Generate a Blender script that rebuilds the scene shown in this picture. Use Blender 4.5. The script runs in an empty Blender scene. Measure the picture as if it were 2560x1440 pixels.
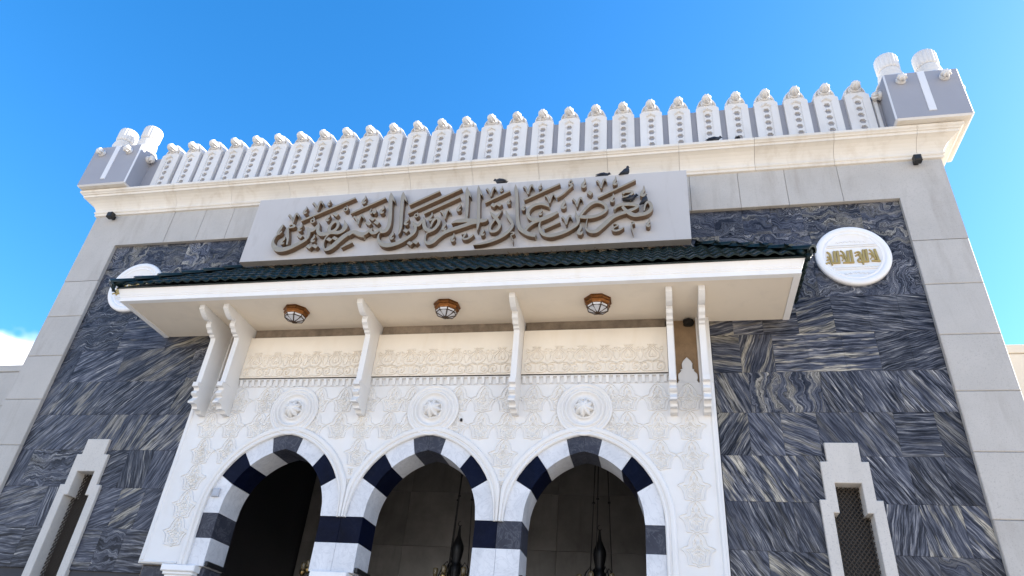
import bpy, bmesh, math, random
from mathutils import Vector, Matrix
random.seed(7)
PI = math.pi
scene = bpy.context.scene
col = scene.collection

# ------------------------------------------------------------------ camera, sky, sun, exposure
cam_d = bpy.data.cameras.new('camera')
cam = bpy.data.objects.new('camera', cam_d)
col.objects.link(cam)
cam_d.sensor_width = 36.0
cam_d.lens = 24.466
cam_d.clip_start = 0.1
cam_d.clip_end = 6000.0
CF = Vector((-0.201337, 0.81884, 0.537554)); CR = Vector((0.978724, 0.190319, 0.076667)); CU = Vector((0.039529, -0.541553, 0.839736))
M = Matrix(((CR.x, CU.x, -CF.x, 3.265052), (CR.y, CU.y, -CF.y, -9.190156), (CR.z, CU.z, -CF.z, 1.6), (0, 0, 0, 1)))
cam.matrix_world = M
scene.camera = cam

SUN_EL = math.radians(28.5)
SUN_AZ = math.radians(69.0)          # from +Y (behind the facade) towards +X
world = bpy.data.worlds.new('World')
scene.world = world
world.use_nodes = True
wn = world.node_tree.nodes; wl = world.node_tree.links
wn.clear()
w_out = wn.new('ShaderNodeOutputWorld'); w_bg = wn.new('ShaderNodeBackground')
w_sky = wn.new('ShaderNodeTexSky')
w_sky.sky_type = 'NISHITA'; w_sky.sun_disc = False
w_sky.sun_elevation = SUN_EL; w_sky.sun_rotation = SUN_AZ
w_sky.air_density = 1.0; w_sky.dust_density = 0.7; w_sky.ozone_density = 2.2; w_sky.altitude = 600
w_bg.inputs['Strength'].default_value = 0.122
w_hs = wn.new('ShaderNodeHueSaturation'); w_hs.inputs['Saturation'].default_value = 1.36
wl.new(w_sky.outputs[0], w_hs.inputs['Color'])
# broken white cloud low over the horizon
w_tc = wn.new('ShaderNodeTexCoord'); w_n = wn.new('ShaderNodeTexNoise'); w_sep = wn.new('ShaderNodeSeparateXYZ')
w_n.inputs['Scale'].default_value = 2.1; w_n.inputs['Detail'].default_value = 6; w_n.inputs['Roughness'].default_value = 0.5
w_mp = wn.new('ShaderNodeMapping'); w_mp.inputs['Location'].default_value = (3.7, 0.2, 0.0)
wl.new(w_tc.outputs['Generated'], w_mp.inputs[0]); wl.new(w_mp.outputs[0], w_n.inputs['Vector'])
wl.new(w_tc.outputs['Generated'], w_sep.inputs[0])
w_a = wn.new('ShaderNodeMath'); w_a.operation = 'MULTIPLY_ADD'; w_a.inputs[1].default_value = -0.75; wl.new(w_n.outputs['Fac'], w_a.inputs[0]); wl.new(w_sep.outputs['Z'], w_a.inputs[2])
w_r = wn.new('ShaderNodeMapRange'); w_r.interpolation_type = 'SMOOTHSTEP'
w_r.inputs['From Min'].default_value = -0.122; w_r.inputs['From Max'].default_value = -0.150
wl.new(w_a.outputs[0], w_r.inputs['Value'])
w_mix = wn.new('ShaderNodeMix'); w_mix.data_type = 'RGBA'; w_mix.inputs[7].default_value = (6.5, 6.6, 6.7, 1)
wl.new(w_r.outputs[0], w_mix.inputs[0]); wl.new(w_hs.outputs[0], w_mix.inputs[6]); wl.new(w_mix.outputs[2], w_bg.inputs[0])
wl.new(w_bg.outputs[0], w_out.inputs[0])

sun_d = bpy.data.lights.new('sun', 'SUN')
sun_d.energy = 4.6; sun_d.angle = math.radians(0.53); sun_d.color = (1.0, 0.93, 0.82)
sun = bpy.data.objects.new('sun', sun_d); col.objects.link(sun)
SD = Vector((math.cos(SUN_EL) * math.sin(SUN_AZ), math.cos(SUN_EL) * math.cos(SUN_AZ), math.sin(SUN_EL)))
sun.rotation_euler = (-SD).to_track_quat('-Z', 'Y').to_euler()
sun.location = SD * 60

scene.view_settings.view_transform = 'Standard'
scene.view_settings.look = 'None'
scene.view_settings.gamma = 1.0
scene.view_settings.use_curve_mapping = False
scene.view_settings.exposure = 1.77
try:
    scene.cycles.use_denoising = True
    scene.cycles.denoiser = 'OPENIMAGEDENOISE'
    scene.cycles.max_bounces = 10
    scene.cycles.diffuse_bounces = 6
    scene.cycles.glossy_bounces = 4
except Exception:
    pass

# ------------------------------------------------------------------ materials
class NT:
    def __init__(s, name):
        s.m = bpy.data.materials.new(name); s.m.use_nodes = True
        s.n = s.m.node_tree.nodes; s.l = s.m.node_tree.links
        s.b = s.n['Principled BSDF']
    def node(s, t, **kw):
        o = s.n.new(t)
        for k, v in kw.items():
            setattr(o, k, v)
        return o
    def link(s, a, b): s.l.new(a, b)
    def coords(s):
        return s.node('ShaderNodeTexCoord').outputs['Object']
    def rand(s):
        return s.node('ShaderNodeObjectInfo').outputs['Random']
    def noise(s, vec, scale, detail=4, rough=0.55, dist=0.0):
        o = s.node('ShaderNodeTexNoise')
        o.inputs['Scale'].default_value = scale; o.inputs['Detail'].default_value = detail
        o.inputs['Roughness'].default_value = rough; o.inputs['Distortion'].default_value = dist
        if vec is not None: s.link(vec, o.inputs['Vector'])
        return o.outputs['Fac']
    def ramp(s, fac, stops):
        o = s.node('ShaderNodeValToRGB'); e = o.color_ramp.elements
        while len(e) > 1: e.remove(e[-1])
        e[0].position = stops[0][0]; e[0].color = (*stops[0][1], 1)
        for p, c in stops[1:]:
            x = e.new(p); x.color = (*c, 1)
        s.link(fac, o.inputs[0])
        return o.outputs['Color']
    def math(s, op, a, b=None):
        o = s.node('ShaderNodeMath', operation=op)
        for i, v in enumerate((a, b)):
            if v is None: continue
            if isinstance(v, (int, float)): o.inputs[i].default_value = v
            else: s.link(v, o.inputs[i])
        return o.outputs[0]
    def mix(s, fac, a, b, blend='MIX'):
        o = s.node('ShaderNodeMix', data_type='RGBA', blend_type=blend)
        if isinstance(fac, (int, float)): o.inputs[0].default_value = fac
        else: s.link(fac, o.inputs[0])
        for i, v in ((6, a), (7, b)):
            if isinstance(v, tuple): o.inputs[i].default_value = (*v, 1)
            else: s.link(v, o.inputs[i])
        return o.outputs[2]
    def bump(s, h, strength, dist=0.01):
        o = s.node('ShaderNodeBump'); o.inputs['Strength'].default_value = strength; o.inputs['Distance'].default_value = dist
        s.link(h, o.inputs['Height']); s.link(o.outputs[0], s.b.inputs['Normal'])
    def shift(s, vec, k=37.0):
        # a per-object offset so that no two copies wear the same pattern
        r = s.rand()
        c = s.node('ShaderNodeCombineXYZ')
        s.link(s.math('MULTIPLY', r, k), c.inputs[0]); s.link(s.math('MULTIPLY', r, k * 1.7), c.inputs[1]); s.link(s.math('MULTIPLY', r, k * 0.6), c.inputs[2])
        a = s.node('ShaderNodeVectorMath', operation='ADD'); s.link(vec, a.inputs[0]); s.link(c.outputs[0], a.inputs[1])
        return a.outputs[0]
    def stretch(s, vec, x, y, z):
        a = s.node('ShaderNodeVectorMath', operation='MULTIPLY'); s.link(vec, a.inputs[0]); a.inputs[1].default_value = (x, y, z)
        return a.outputs[0]
    def rough(s, v): s.b.inputs['Roughness'].default_value = v
    def color(s, c):
        if isinstance(c, tuple): s.b.inputs['Base Color'].default_value = (*c, 1)
        else: s.link(c, s.b.inputs['Base Color'])

def stone(name, base, vary=0.12, rough=0.75, fine=60.0, big=1.3, bump=0.25, stain=None, stain_amt=0.25, speck=None):
    t = NT(name); v = t.shift(t.coords())
    n1 = t.noise(v, big, 5, 0.6); n2 = t.noise(v, fine, 3, 0.6)
    lo = tuple(x * (1 - vary) for x in base); hi = tuple(min(1, x * (1 + vary * 0.6)) for x in base)
    c = t.ramp(n1, [(0.3, lo), (0.7, hi)])
    if speck:
        c = t.mix(t.ramp(n2, [(0.55, (0, 0, 0)), (0.72, (1, 1, 1))]), c, speck)
    if stain:
        n3 = t.noise(t.stretch(v, 3.0, 3.0, 0.6), 1.1, 6, 0.65, 0.4)
        f = t.ramp(n3, [(0.52, (0, 0, 0)), (0.75, (stain_amt,) * 3)])
        c = t.mix(f, c, stain)
    rr_ = t.rand(); tint = t.ramp(rr_, [(0.0, (1 - vary * 0.9,) * 3), (1.0, (1.0, 1.0, 1.0))])
    c = t.mix(1.0, c, tint, 'MULTIPLY')
    t.color(c); t.rough(rough); t.bump(n2, bump, 0.004)
    return t.m

MAT = {}
MAT['plaster'] = stone('white_plaster', (0.80, 0.79, 0.775), 0.05, 0.7, 45, 1.6, 0.15, (0.70, 0.64, 0.54), 0.35)
MAT['parapet'] = stone('parapet_plaster', (0.66, 0.64, 0.61), 0.06, 0.7, 45, 1.6, 0.15, (0.52, 0.46, 0.38), 0.4)
MAT['carved'] = stone('carved_plaster', (0.715, 0.70, 0.675), 0.05, 0.7, 60, 2.0, 0.12, (0.66, 0.60, 0.50), 0.35)
MAT['relief'] = stone('carved_relief', (0.80, 0.775, 0.73), 0.05, 0.7, 60, 2.0, 0.12, (0.60, 0.52, 0.40), 0.5)
MAT['frieze'] = stone('frieze_plaster', (0.76, 0.69, 0.585), 0.05, 0.7, 60, 2.0, 0.12, (0.66, 0.56, 0.42), 0.35)
MAT['cornice'] = stone('cornice_stone', (0.70, 0.65, 0.57), 0.07, 0.7, 50, 1.2, 0.2, (0.46, 0.38, 0.28), 0.5)
MAT['granite'] = stone('pale_granite', (0.46, 0.432, 0.392), 0.08, 0.72, 70, 1.4, 0.5, (0.31, 0.275, 0.235), 0.6, speck=(0.35, 0.325, 0.295))
MAT['window_stone'] = stone('window_granite', (0.58, 0.545, 0.495), 0.07, 0.75, 65, 1.4, 0.5, (0.36, 0.33, 0.29), 0.3, speck=(0.42, 0.40, 0.38))
MAT['post_grey'] = stone('grey_paint', (0.30, 0.30, 0.325), 0.05, 0.6, 40, 1.5, 0.1, (0.30, 0.30, 0.31), 0.3)
MAT['post_edge'] = stone('white_edge_paint', (0.66, 0.66, 0.67), 0.05, 0.6, 40, 1.5, 0.1)
MAT['sign_board'] = stone('sign_panel', (0.48, 0.452, 0.425), 0.05, 0.55, 30, 1.0, 0.06, (0.33, 0.29, 0.25), 0.5)
MAT['soffit'] = stone('soffit_plaster', (0.76, 0.675, 0.555), 0.05, 0.75, 50, 1.0, 0.1, (0.58, 0.52, 0.44), 0.3)
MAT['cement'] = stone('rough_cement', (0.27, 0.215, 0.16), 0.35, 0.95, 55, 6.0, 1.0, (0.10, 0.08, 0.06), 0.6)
MAT['ochre'] = stone('ochre_render', (0.40, 0.265, 0.15), 0.25, 0.95, 60, 4.0, 1.0, (0.22, 0.13, 0.07), 0.6)
MAT['grout'] = stone('dark_grout', (0.05, 0.05, 0.055), 0.2, 0.9, 40, 3, 0.3)
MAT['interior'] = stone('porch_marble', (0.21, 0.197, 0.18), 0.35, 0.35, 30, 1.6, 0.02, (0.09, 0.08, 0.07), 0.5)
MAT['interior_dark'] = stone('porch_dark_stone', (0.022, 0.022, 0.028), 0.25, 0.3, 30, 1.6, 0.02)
MAT['cream_wall'] = stone('cream_wall_stone', (0.70, 0.62, 0.50), 0.06, 0.8, 50, 1.0, 0.3)
MAT['ground'] = stone('sandy_paving', (0.50, 0.425, 0.335), 0.15, 0.85, 12, 0.4, 0.3)

def metal(name, base, rough, metallic=1.0, vary=0.25):
    t = NT(name); v = t.coords(); n = t.noise(v, 18, 4)
    t.color(t.ramp(n, [(0.3, tuple(x * (1 - vary) for x in base)), (0.7, base)]))
    t.b.inputs['Metallic'].default_value = metallic; t.rough(rough)
    return t.m
MAT['letter'] = metal('taupe_letter_paint', (0.33, 0.285, 0.215), 0.5, 0.2, 0.12)
MAT['letter_side'] = metal('shaded_letter_return', (0.19, 0.115, 0.065), 0.5, 0.2, 0.2)  # same material as the fronts, with shade and warm bounce put into its brown
MAT['bronze'] = metal('lamp_bronze', (0.24, 0.095, 0.028), 0.3, 0.9, 0.5)
MAT['dark_bronze'] = metal('dark_bronze', (0.055, 0.03, 0.014), 0.45, 0.5, 0.4)
MAT['brass'] = metal('chandelier_brass', (0.45, 0.30, 0.12), 0.35, 0.9, 0.4)
MAT['iron'] = metal('black_iron', (0.012, 0.012, 0.013), 0.45, 0.5, 0.3)
MAT['gold'] = metal('gold_paint', (0.46, 0.33, 0.11), 0.45, 0.35, 0.15)
MAT['black'] = metal('black_plastic', (0.01, 0.01, 0.011), 0.5, 0.0, 0.2)
MAT['box_grey'] = metal('grey_plastic', (0.40, 0.42, 0.46), 0.5, 0.0, 0.1)
MAT['grille'] = metal('bronze_grille', (0.05, 0.036, 0.024), 0.6, 0.2, 0.3)
MAT['twig'] = stone('dry_twigs', (0.20, 0.14, 0.08), 0.4, 0.9, 30, 8, 0.2)
MAT['mud_and_shade'] = stone('dark_mud_and_shade', (0.02, 0.015, 0.012), 0.4, 0.95, 60, 8, 1.0)
MAT['pigeon'] = stone('pigeon_feathers', (0.022, 0.023, 0.031), 0.5, 0.55, 90, 14, 0.3)

t = NT('lamp_glass'); t.color((0.72, 0.73, 0.76)); t.rough(0.25)
t.b.inputs['Transmission Weight'].default_value = 0.25; MAT['glass'] = t.m
t = NT('amber_glass'); t.color((0.22, 0.17, 0.09)); t.rough(0.2); t.b.inputs['Transmission Weight'].default_value = 0.4; MAT['amber'] = t.m

t = NT('cloud_white'); t.color((0.95, 0.95, 0.96)); t.rough(1.0); t.b.inputs['Specular IOR Level'].default_value = 0
tr = t.node('ShaderNodeBsdfTranslucent'); tr.inputs[0].default_value = (0.95, 0.95, 0.96, 1)
mx = t.node('ShaderNodeMixShader'); mx.inputs[0].default_value = 0.55
t.link(t.b.outputs[0], mx.inputs[1]); t.link(tr.outputs[0], mx.inputs[2])
t.link(mx.outputs[0], t.n['Material Output'].inputs['Surface']); MAT['cloud'] = t.m

# green glazed tile
t = NT('green_glazed_tile'); v = t.shift(t.coords()); n = t.noise(v, 9, 4)
t.color(t.ramp(n, [(0.3, (0.004, 0.010, 0.011)), (0.75, (0.010, 0.026, 0.026))])); t.rough(0.38); t.bump(t.noise(v, 25, 3), 0.12, 0.004)
t.b.inputs['Specular IOR Level'].default_value = 0.25; MAT['tile_green'] = t.m

# white marble, dark marble for the banded arches
def banded(name, stops, vein, vein_amt, rough, spec=0.3):
    t = NT(name); v = t.shift(t.coords())
    d = t.noise(v, 1.8, 6, 0.6, 1.2)
    c = t.ramp(d, stops)
    n = t.noise(v, 3.2, 8, 0.62, 2.2)
    a = t.math('ABSOLUTE', t.math('SUBTRACT', n, 0.5))
    f = t.ramp(a, [(0.0, (vein_amt,) * 3), (0.035, (0, 0, 0))])
    c = t.mix(f, c, vein)
    t.color(c); t.rough(rough); t.b.inputs['Specular IOR Level'].default_value = spec
    return t.m
MAT['white_marble'] = banded('white_marble', [(0.3, (0.52, 0.53, 0.55)), (0.65, (0.66, 0.665, 0.68))], (0.30, 0.31, 0.34), 0.28, 0.3)
MAT['black_marble'] = banded('navy_black_marble', [(0.3, (0.0012, 0.0022, 0.009)), (0.7, (0.003, 0.0055, 0.020))], (0.06, 0.07, 0.10), 0.05, 0.3, 0.05)
MAT['grey_sheen_marble'] = banded('grey_sheen_marble', [(0.3, (0.028, 0.030, 0.042)), (0.7, (0.055, 0.058, 0.075))], (0.25, 0.26, 0.28), 0.2, 0.35, 0.12)  # paler dark marble: reflection put into the arch stones' colour; jamb piers are grey

# veined blue-grey cladding; each slab carries its own vein direction, swirl and tone
t = NT('veined_marble')
def attr(nm):
    o = t.node('ShaderNodeAttribute', attribute_type='OBJECT', attribute_name=nm); return o.outputs['Fac']
co0 = t.coords()
ofs = t.node('ShaderNodeCombineXYZ'); t.link(attr('run_x'), ofs.inputs[0]); t.link(attr('run_z'), ofs.inputs[2]); t.link(attr('run_seed'), ofs.inputs[1])
cadd = t.node('ShaderNodeVectorMath', operation='ADD'); t.link(co0, cadd.inputs[0]); t.link(ofs.outputs[0], cadd.inputs[1]); co = cadd.outputs[0]
rot = t.node('ShaderNodeVectorRotate', rotation_type='Y_AXIS'); t.link(co, rot.inputs['Vector']); t.link(attr('vein_angle'), rot.inputs['Angle'])
v = rot.outputs[0]
wob = t.node('ShaderNodeTexNoise'); wob.inputs['Scale'].default_value = 3.4; wob.inputs['Detail'].default_value = 5; t.link(v, wob.inputs['Vector'])
wv = t.node('ShaderNodeVectorMath', operation='SUBTRACT'); t.link(wob.outputs['Color'], wv.inputs[0]); wv.inputs[1].default_value = (0.5, 0.5, 0.5)
ws = t.node('ShaderNodeVectorMath', operation='SCALE'); t.link(wv.outputs[0], ws.inputs[0]); t.link(attr('swirl'), ws.inputs['Scale'])
wa = t.node('ShaderNodeVectorMath', operation='ADD'); t.link(v, wa.inputs[0]); t.link(ws.outputs[0], wa.inputs[1])
vv = wa.outputs[0]
s1 = t.stretch(vv, 2.4, 1.0, 36.0); s2 = t.stretch(vv, 4.5, 1.0, 110.0); s3 = t.stretch(vv, 1.2, 1.0, 10.0)
n1 = t.noise(s1, 1.0, 6, 0.62, 0.35); n2 = t.noise(s2, 1.0, 4, 0.6, 0.2); n3 = t.noise(s3, 1.0, 4, 0.6, 0.3)
base = t.ramp(n1, [(0.31, (0.0035, 0.004, 0.006)), (0.42, (0.013, 0.0145, 0.020)), (0.50, (0.050, 0.054, 0.070)), (0.60, (0.115, 0.118, 0.132)), (0.72, (0.34, 0.325, 0.295))])
fine = t.ramp(n2, [(0.37, (0.22, 0.22, 0.24)), (0.5, (1.0, 1.0, 1.0)), (0.62, (2.4, 2.3, 2.12))])
c = t.mix(0.85, base, fine, 'MULTIPLY')
low = t.noise(t.stretch(vv, 0.55, 1.0, 1.9), 1.0, 3, 0.5)
calm = t.ramp(low, [(0.40, (0, 0, 0)), (0.60, (1, 1, 1))])
quiet = t.mix(0.62, c, t.ramp(n1, [(0.35, (0.016, 0.019, 0.030)), (0.65, (0.090, 0.098, 0.130))]))
c = t.mix(calm, quiet, c)
cream_f = t.math('MULTIPLY', t.ramp(n3, [(0.50, (0, 0, 0)), (0.60, (1, 1, 1))]), attr('cream'))
cream_c = t.ramp(n2, [(0.34, (0.03, 0.028, 0.03)), (0.47, (0.22, 0.20, 0.16)), (0.62, (0.50, 0.455, 0.37))])
c = t.mix(cream_f, c, cream_c)
tone = t.node('ShaderNodeMix', data_type='RGBA', blend_type='MULTIPLY'); tone.inputs[0].default_value = 1.0
cmb = t.node('ShaderNodeCombineColor')
for i in range(3): t.link(attr('tone'), cmb.inputs[i])
t.link(c, tone.inputs[6]); t.link(cmb.outputs[0], tone.inputs[7])
t.color(tone.outputs[2]); t.rough(0.38); t.b.inputs['Specular IOR Level'].default_value = 0.14
MAT['veined'] = t.m

# ------------------------------------------------------------------ mesh helpers
def CRs(pts, sub=5):
    """Catmull-Rom through points (any dimension)."""
    n = len(pts)
    if n < 3: 
        out = []
        for i in range(n - 1):
            for k in range(sub):
                f = k / sub; out.append(tuple(a + (b - a) * f for a, b in zip(pts[i], pts[i + 1])))
        out.append(tuple(pts[-1])); return out
    out = []
    for i in range(n - 1):
        p0 = pts[max(0, i - 1)]; p1 = pts[i]; p2 = pts[i + 1]; p3 = pts[min(n - 1, i + 2)]
        for k in range(sub):
            f = k / sub
            out.append(tuple(0.5 * (2 * b + (c - a) * f + (2 * a - 5 * b + 4 * c - d) * f * f + (3 * b - a - 3 * c + d) * f ** 3) for a, b, c, d in zip(p0, p1, p2, p3)))
    out.append(tuple(pts[-1]))
    return out

class MB:
    def __init__(s): s.v = []; s.f = []; s.mi = []; s.sm = []
    def face(s, idx, mi=0, sm=False): s.f.append(tuple(idx)); s.mi.append(mi); s.sm.append(sm)
    def add(s, vs, fs, mi=0, sm=False):
        o = len(s.v); s.v += [tuple(p) for p in vs]
        for f in fs: s.face([o + i for i in f], mi, sm)
        return o
    def box(s, x0, x1, y0, y1, z0, z1, mi=0):
        s.add([(x0, y0, z0), (x1, y0, z0), (x1, y1, z0), (x0, y1, z0), (x0, y0, z1), (x1, y0, z1), (x1, y1, z1), (x0, y1, z1)],
              [(0, 1, 5, 4), (1, 2, 6, 5), (2, 3, 7, 6), (3, 0, 4, 7), (4, 5, 6, 7), (3, 2, 1, 0)], mi)
    def cbox(s, x0, x1, y0, y1, z0, z1, c=0.006, mi=0, mc=None):
        """box whose front (-y) edges are chamfered"""
        mc = mi if mc is None else mc
        P = [(x0 + c, y0, z0 + c), (x1 - c, y0, z0 + c), (x1 - c, y0, z1 - c), (x0 + c, y0, z1 - c),
             (x0, y0 + c, z0), (x1, y0 + c, z0), (x1, y0 + c, z1), (x0, y0 + c, z1),
             (x0, y1, z0), (x1, y1, z0), (x1, y1, z1), (x0, y1, z1)]
        o = len(s.v); s.v += P
        s.face([o + i for i in (0, 1, 2, 3)], mi)
        for k in range(4):
            j = (k + 1) % 4
            s.face([o + k, o + 4 + k, o + 4 + j, o + j], mc)
            s.face([o + 4 + k, o + 8 + k, o + 8 + j, o + 4 + j], mi)
        s.face([o + 11, o + 10, o + 9, o + 8], mi)
    def prism_y(s, poly, y0, y1, mi=0, c=0.0):
        """polygon in (x,z) extruded along y, optional front chamfer"""
        n = len(poly); o = len(s.v)
        if c > 0:
            cx = sum(p[0] for p in poly) / n; cz = sum(p[1] for p in poly) / n
            def ins(p):
                d = math.hypot(p[0] - cx, p[1] - cz) or 1
                return (p[0] + (cx - p[0]) / d * c * 1.4, p[1] + (cz - p[1]) / d * c * 1.4)
            s.v += [(*[ins(p)[0]], y0, ins(p)[1]) for p in poly]
            s.v += [(p[0], y0 + c, p[1]) for p in poly]
            s.v += [(p[0], y1, p[1]) for p in poly]
            s.face([o + i for i in range(n)], mi)
            for L in (0, n):
                for i in range(n):
                    j = (i + 1) % n
                    s.face([o + L + i, o + L + n + i, o + L + n + j, o + L + j], mi)
            s.face([o + 2 * n + i for i in reversed(range(n))], mi)
        else:
            s.v += [(p[0], y0, p[1]) for p in poly] + [(p[0], y1, p[1]) for p in poly]
            s.face([o + i for i in range(n)], mi)
            for i in range(n):
                j = (i + 1) % n; s.face([o + i, o + n + i, o + n + j, o + j], mi)
            s.face([o + n + i for i in reversed(range(n))], mi)
    def prism_x(s, poly, x0, x1, mi=0):
        """polygon in (y,z) extruded along x"""
        n = len(poly); o = len(s.v)
        s.v += [(x0, p[0], p[1]) for p in poly] + [(x1, p[0], p[1]) for p in poly]
        s.face([o + i for i in range(n)], mi)
        for i in range(n):
            j = (i + 1) % n; s.face([o + i, o + n + i, o + n + j, o + j], mi)
        s.face([o + n + i for i in reversed(range(n))], mi)
    def lathe(s, prof, c=(0, 0, 0), seg=24, axis='z', mod=None, mi=0, sm=True):
        """prof: (r, h); axis z upwards or axis y (h measured towards -y)"""
        o = len(s.v); n = len(prof)
        for j, (r, h) in enumerate(prof):
            for k in range(seg):
                a = 2 * PI * k / seg
                rr = r * (mod(a, h, r) if mod else 1)
                if axis == 'z': s.v.append((c[0] + rr * math.cos(a), c[1] + rr * math.sin(a), c[2] + h))
                else: s.v.append((c[0] + rr * math.cos(a), c[1] - h, c[2] + rr * math.sin(a)))
        for j in range(n - 1):
            for k in range(seg):
                k2 = (k + 1) % seg
                s.face([o + j * seg + k, o + j * seg + k2, o + (j + 1) * seg + k2, o + (j + 1) * seg + k], mi, sm)
        if prof[0][0] > 1e-5: s.face([o + k for k in range(seg)], mi)
        if prof[-1][0] > 1e-5: s.face([o + (n - 1) * seg + k for k in reversed(range(seg))], mi)
    def strand(s, pts, yb, h, sub=5, top=0.45, mi=0, close=False, ramp=0.0, sm=False):
        """raised ribbon in the x-z plane: pts (x, z, w), standing from y=yb towards -y by h"""
        P = CRs(pts, sub); n = len(P); o = len(s.v)
        for i, (x, z, w) in enumerate(P):
            a = P[max(0, i - 1)]; b = P[min(n - 1, i + 1)]
            dx, dz = b[0] - a[0], b[1] - a[1]; L = math.hypot(dx, dz) or 1e-6
            nx, nz = -dz / L, dx / L; hw = max(w, 0.0006) / 2
            hh = h * (1 - ramp * i / n)
            s.v += [(x - nx * hw, yb, z - nz * hw), (x - nx * hw * top, yb - hh, z - nz * hw * top), (x + nx * hw * top, yb - hh, z + nz * hw * top), (x + nx * hw, yb, z + nz * hw)]
        for i in range(n - 1):
            p = o + 4 * i; q = p + 4
            for k in range(3): s.face([p + k, p + k + 1, q + k + 1, q + k], mi, sm)
        s.face([o, o + 1, o + 2, o + 3], mi); e = o + 4 * (n - 1); s.face([e + 3, e + 2, e + 1, e], mi)
    def tube(s, pts, r, seg=8, mi=0, sm=True):
        P = [Vector(p) for p in pts]; n = len(P); o = len(s.v)
        rr = r if isinstance(r, (list, tuple)) else [r] * n
        for i in range(n):
            d = (P[min(n - 1, i + 1)] - P[max(0, i - 1)]).normalized()
            u = d.orthogonal().normalized() if abs(d.z) < 0.9 else d.cross(Vector((0, 1, 0))).normalized()
            w = d.cross(u)
            for k in range(seg):
                a = 2 * PI * k / seg
                q = P[i] + (u * math.cos(a) + w * math.sin(a)) * rr[i]; s.v.append(tuple(q))
        for i in range(n - 1):
            for k in range(seg):
                k2 = (k + 1) % seg
                s.face([o + i * seg + k, o + i * seg + k2, o + (i + 1) * seg + k2, o + (i + 1) * seg + k], mi, sm)
        s.face([o + k for k in reversed(range(seg))], mi); s.face([o + (n - 1) * seg + k for k in range(seg)], mi)
    def mesh(s, name, mats):
        me = bpy.data.meshes.new(name)
        me.from_pydata(s.v, [], s.f)
        for m in (mats if isinstance(mats, (list, tuple)) else [mats]): me.materials.append(MAT[m])
        me.polygons.foreach_set('material_index', s.mi)
        me.polygons.foreach_set('use_smooth', s.sm)
        bm = bmesh.new(); bm.from_mesh(me)
        bmesh.ops.recalc_face_normals(bm, faces=bm.faces)
        bm.to_mesh(me); bm.free(); me.update()
        return me
    def build(s, name, mats, parent=None, loc=(0, 0, 0), rotz=0.0):
        return link(name, s.mesh(name, mats), parent, loc, rotz)

def link(name, me, parent=None, loc=(0, 0, 0), rotz=0.0):
    o = bpy.data.objects.new(name, me); col.objects.link(o)
    o.location = loc; o.rotation_euler = (0, 0, rotz)
    if parent: o.parent = parent
    return o
def tag(o, label=None, cat=None, group=None, kind=None):
    if label: o['label'] = label
    if cat: o['category'] = cat
    if group: o['group'] = group
    if kind: o['kind'] = kind
    return o
def thing(name, label, cat, loc=(0, 0, 0), group=None, rotz=0.0):
    o = bpy.data.objects.new(name, None); col.objects.link(o)
    o.empty_display_size = 0.2; o.location = loc; o.rotation_euler = (0, 0, rotz)
    return tag(o, label, cat, group)
def copy_tree(o, parent=None, loc=None):
    c = o.copy(); col.objects.link(c)
    if parent: c.parent = parent
    if loc is not None: c.location = loc
    for ch in list(o.children): copy_tree(ch, c)
    return c
def curve_mesh(name, polys, y0, depth, mat, bevel=0.0):
    """filled outline(s) in x-z, front face at y0, going back by depth; holes allowed"""
    cu = bpy.data.curves.new(name, 'CURVE'); cu.dimensions = '2D'; cu.fill_mode = 'BOTH'
    cu.extrude = depth / 2 - bevel; cu.bevel_depth = bevel; cu.bevel_resolution = 0; cu.offset = -bevel
    for p in polys:
        sp = cu.splines.new('POLY'); sp.points.add(len(p) - 1); sp.use_cyclic_u = True
        for i, (x, z) in enumerate(p): sp.points[i].co = (x, z, 0, 1)
    ob = bpy.data.objects.new(name, cu)
    me = bpy.data.meshes.new_from_object(ob)
    bpy.data.objects.remove(ob); bpy.data.curves.remove(cu)
    for v in me.vertices:
        x, z, d = v.co; v.co = (x, y0 + depth / 2 - d, z)
    me.materials.clear(); me.materials.append(MAT[mat])
    for p in me.polygons: p.use_smooth = False
    me.flip_normals() if False else None
    bm = bmesh.new(); bm.from_mesh(me); bmesh.ops.recalc_face_normals(bm, faces=bm.faces); bm.to_mesh(me); bm.free()
    me.name = name
    return me

# ================================================================== SETTING
g = MB(); g.add([(-400, -500, 0), (400, -500, 0), (400, 400, 0), (-400, 400, 0)], [(0, 1, 2, 3)])
tag(g.build('ground', 'ground'), kind='structure')

# ================================================================== THE GATEWAY BUILDING
gate = thing('gateway_building', 'pale stone museum gateway with dark veined marble walls, white crenellated parapet and three arches', 'building')
XR, XI = 7.773, 7.021          # outer and inner half width of the granite frame
FT = 9.765                     # underside of the cornice
MT = 9.005                     # underside of the frame's top run
YM = 0.065                     # face of the veined marble
GAP = 0.0025

# ---- cores (behind everything)
k = MB()
for a, b in ((-7.6, -4.0), (4.0, 7.6)):
    s = -1 if a < 0 else 1
    wc = 5.522 if s > 0 else -5.580
    k.box(a, wc - 0.25, YM + 0.028, 0.60, 0, 9.9); k.box(wc + 0.25, b, YM + 0.028, 0.60, 0, 9.9)
    k.box(wc - 0.25, wc + 0.25, YM + 0.028, 0.60, 4.6, 9.9); k.box(wc - 0.25, wc + 0.25, 0.45, 0.60, 0, 4.6)
k.box(-4.0, 4.0, YM + 0.028, 0.60, 6.95, 9.9)
k.build('wall_core', 'grout', gate)
k = MB()
for s in (-1, 1):
    a, b = sorted((s * 7.60, s * (XR - 0.006)))
    k.box(a, b, 0.13, 4.6, 0, 9.9)
k.box(-7.6, 7.6, 4.5, 4.6, 0, 9.9)
k.build('side_wall', 'granite', gate)
k = MB(); k.box(-7.7, 7.7, 0.1, 4.6, 9.9, 10.19); k.build('roof_slab', 'cornice', gate)

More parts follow.
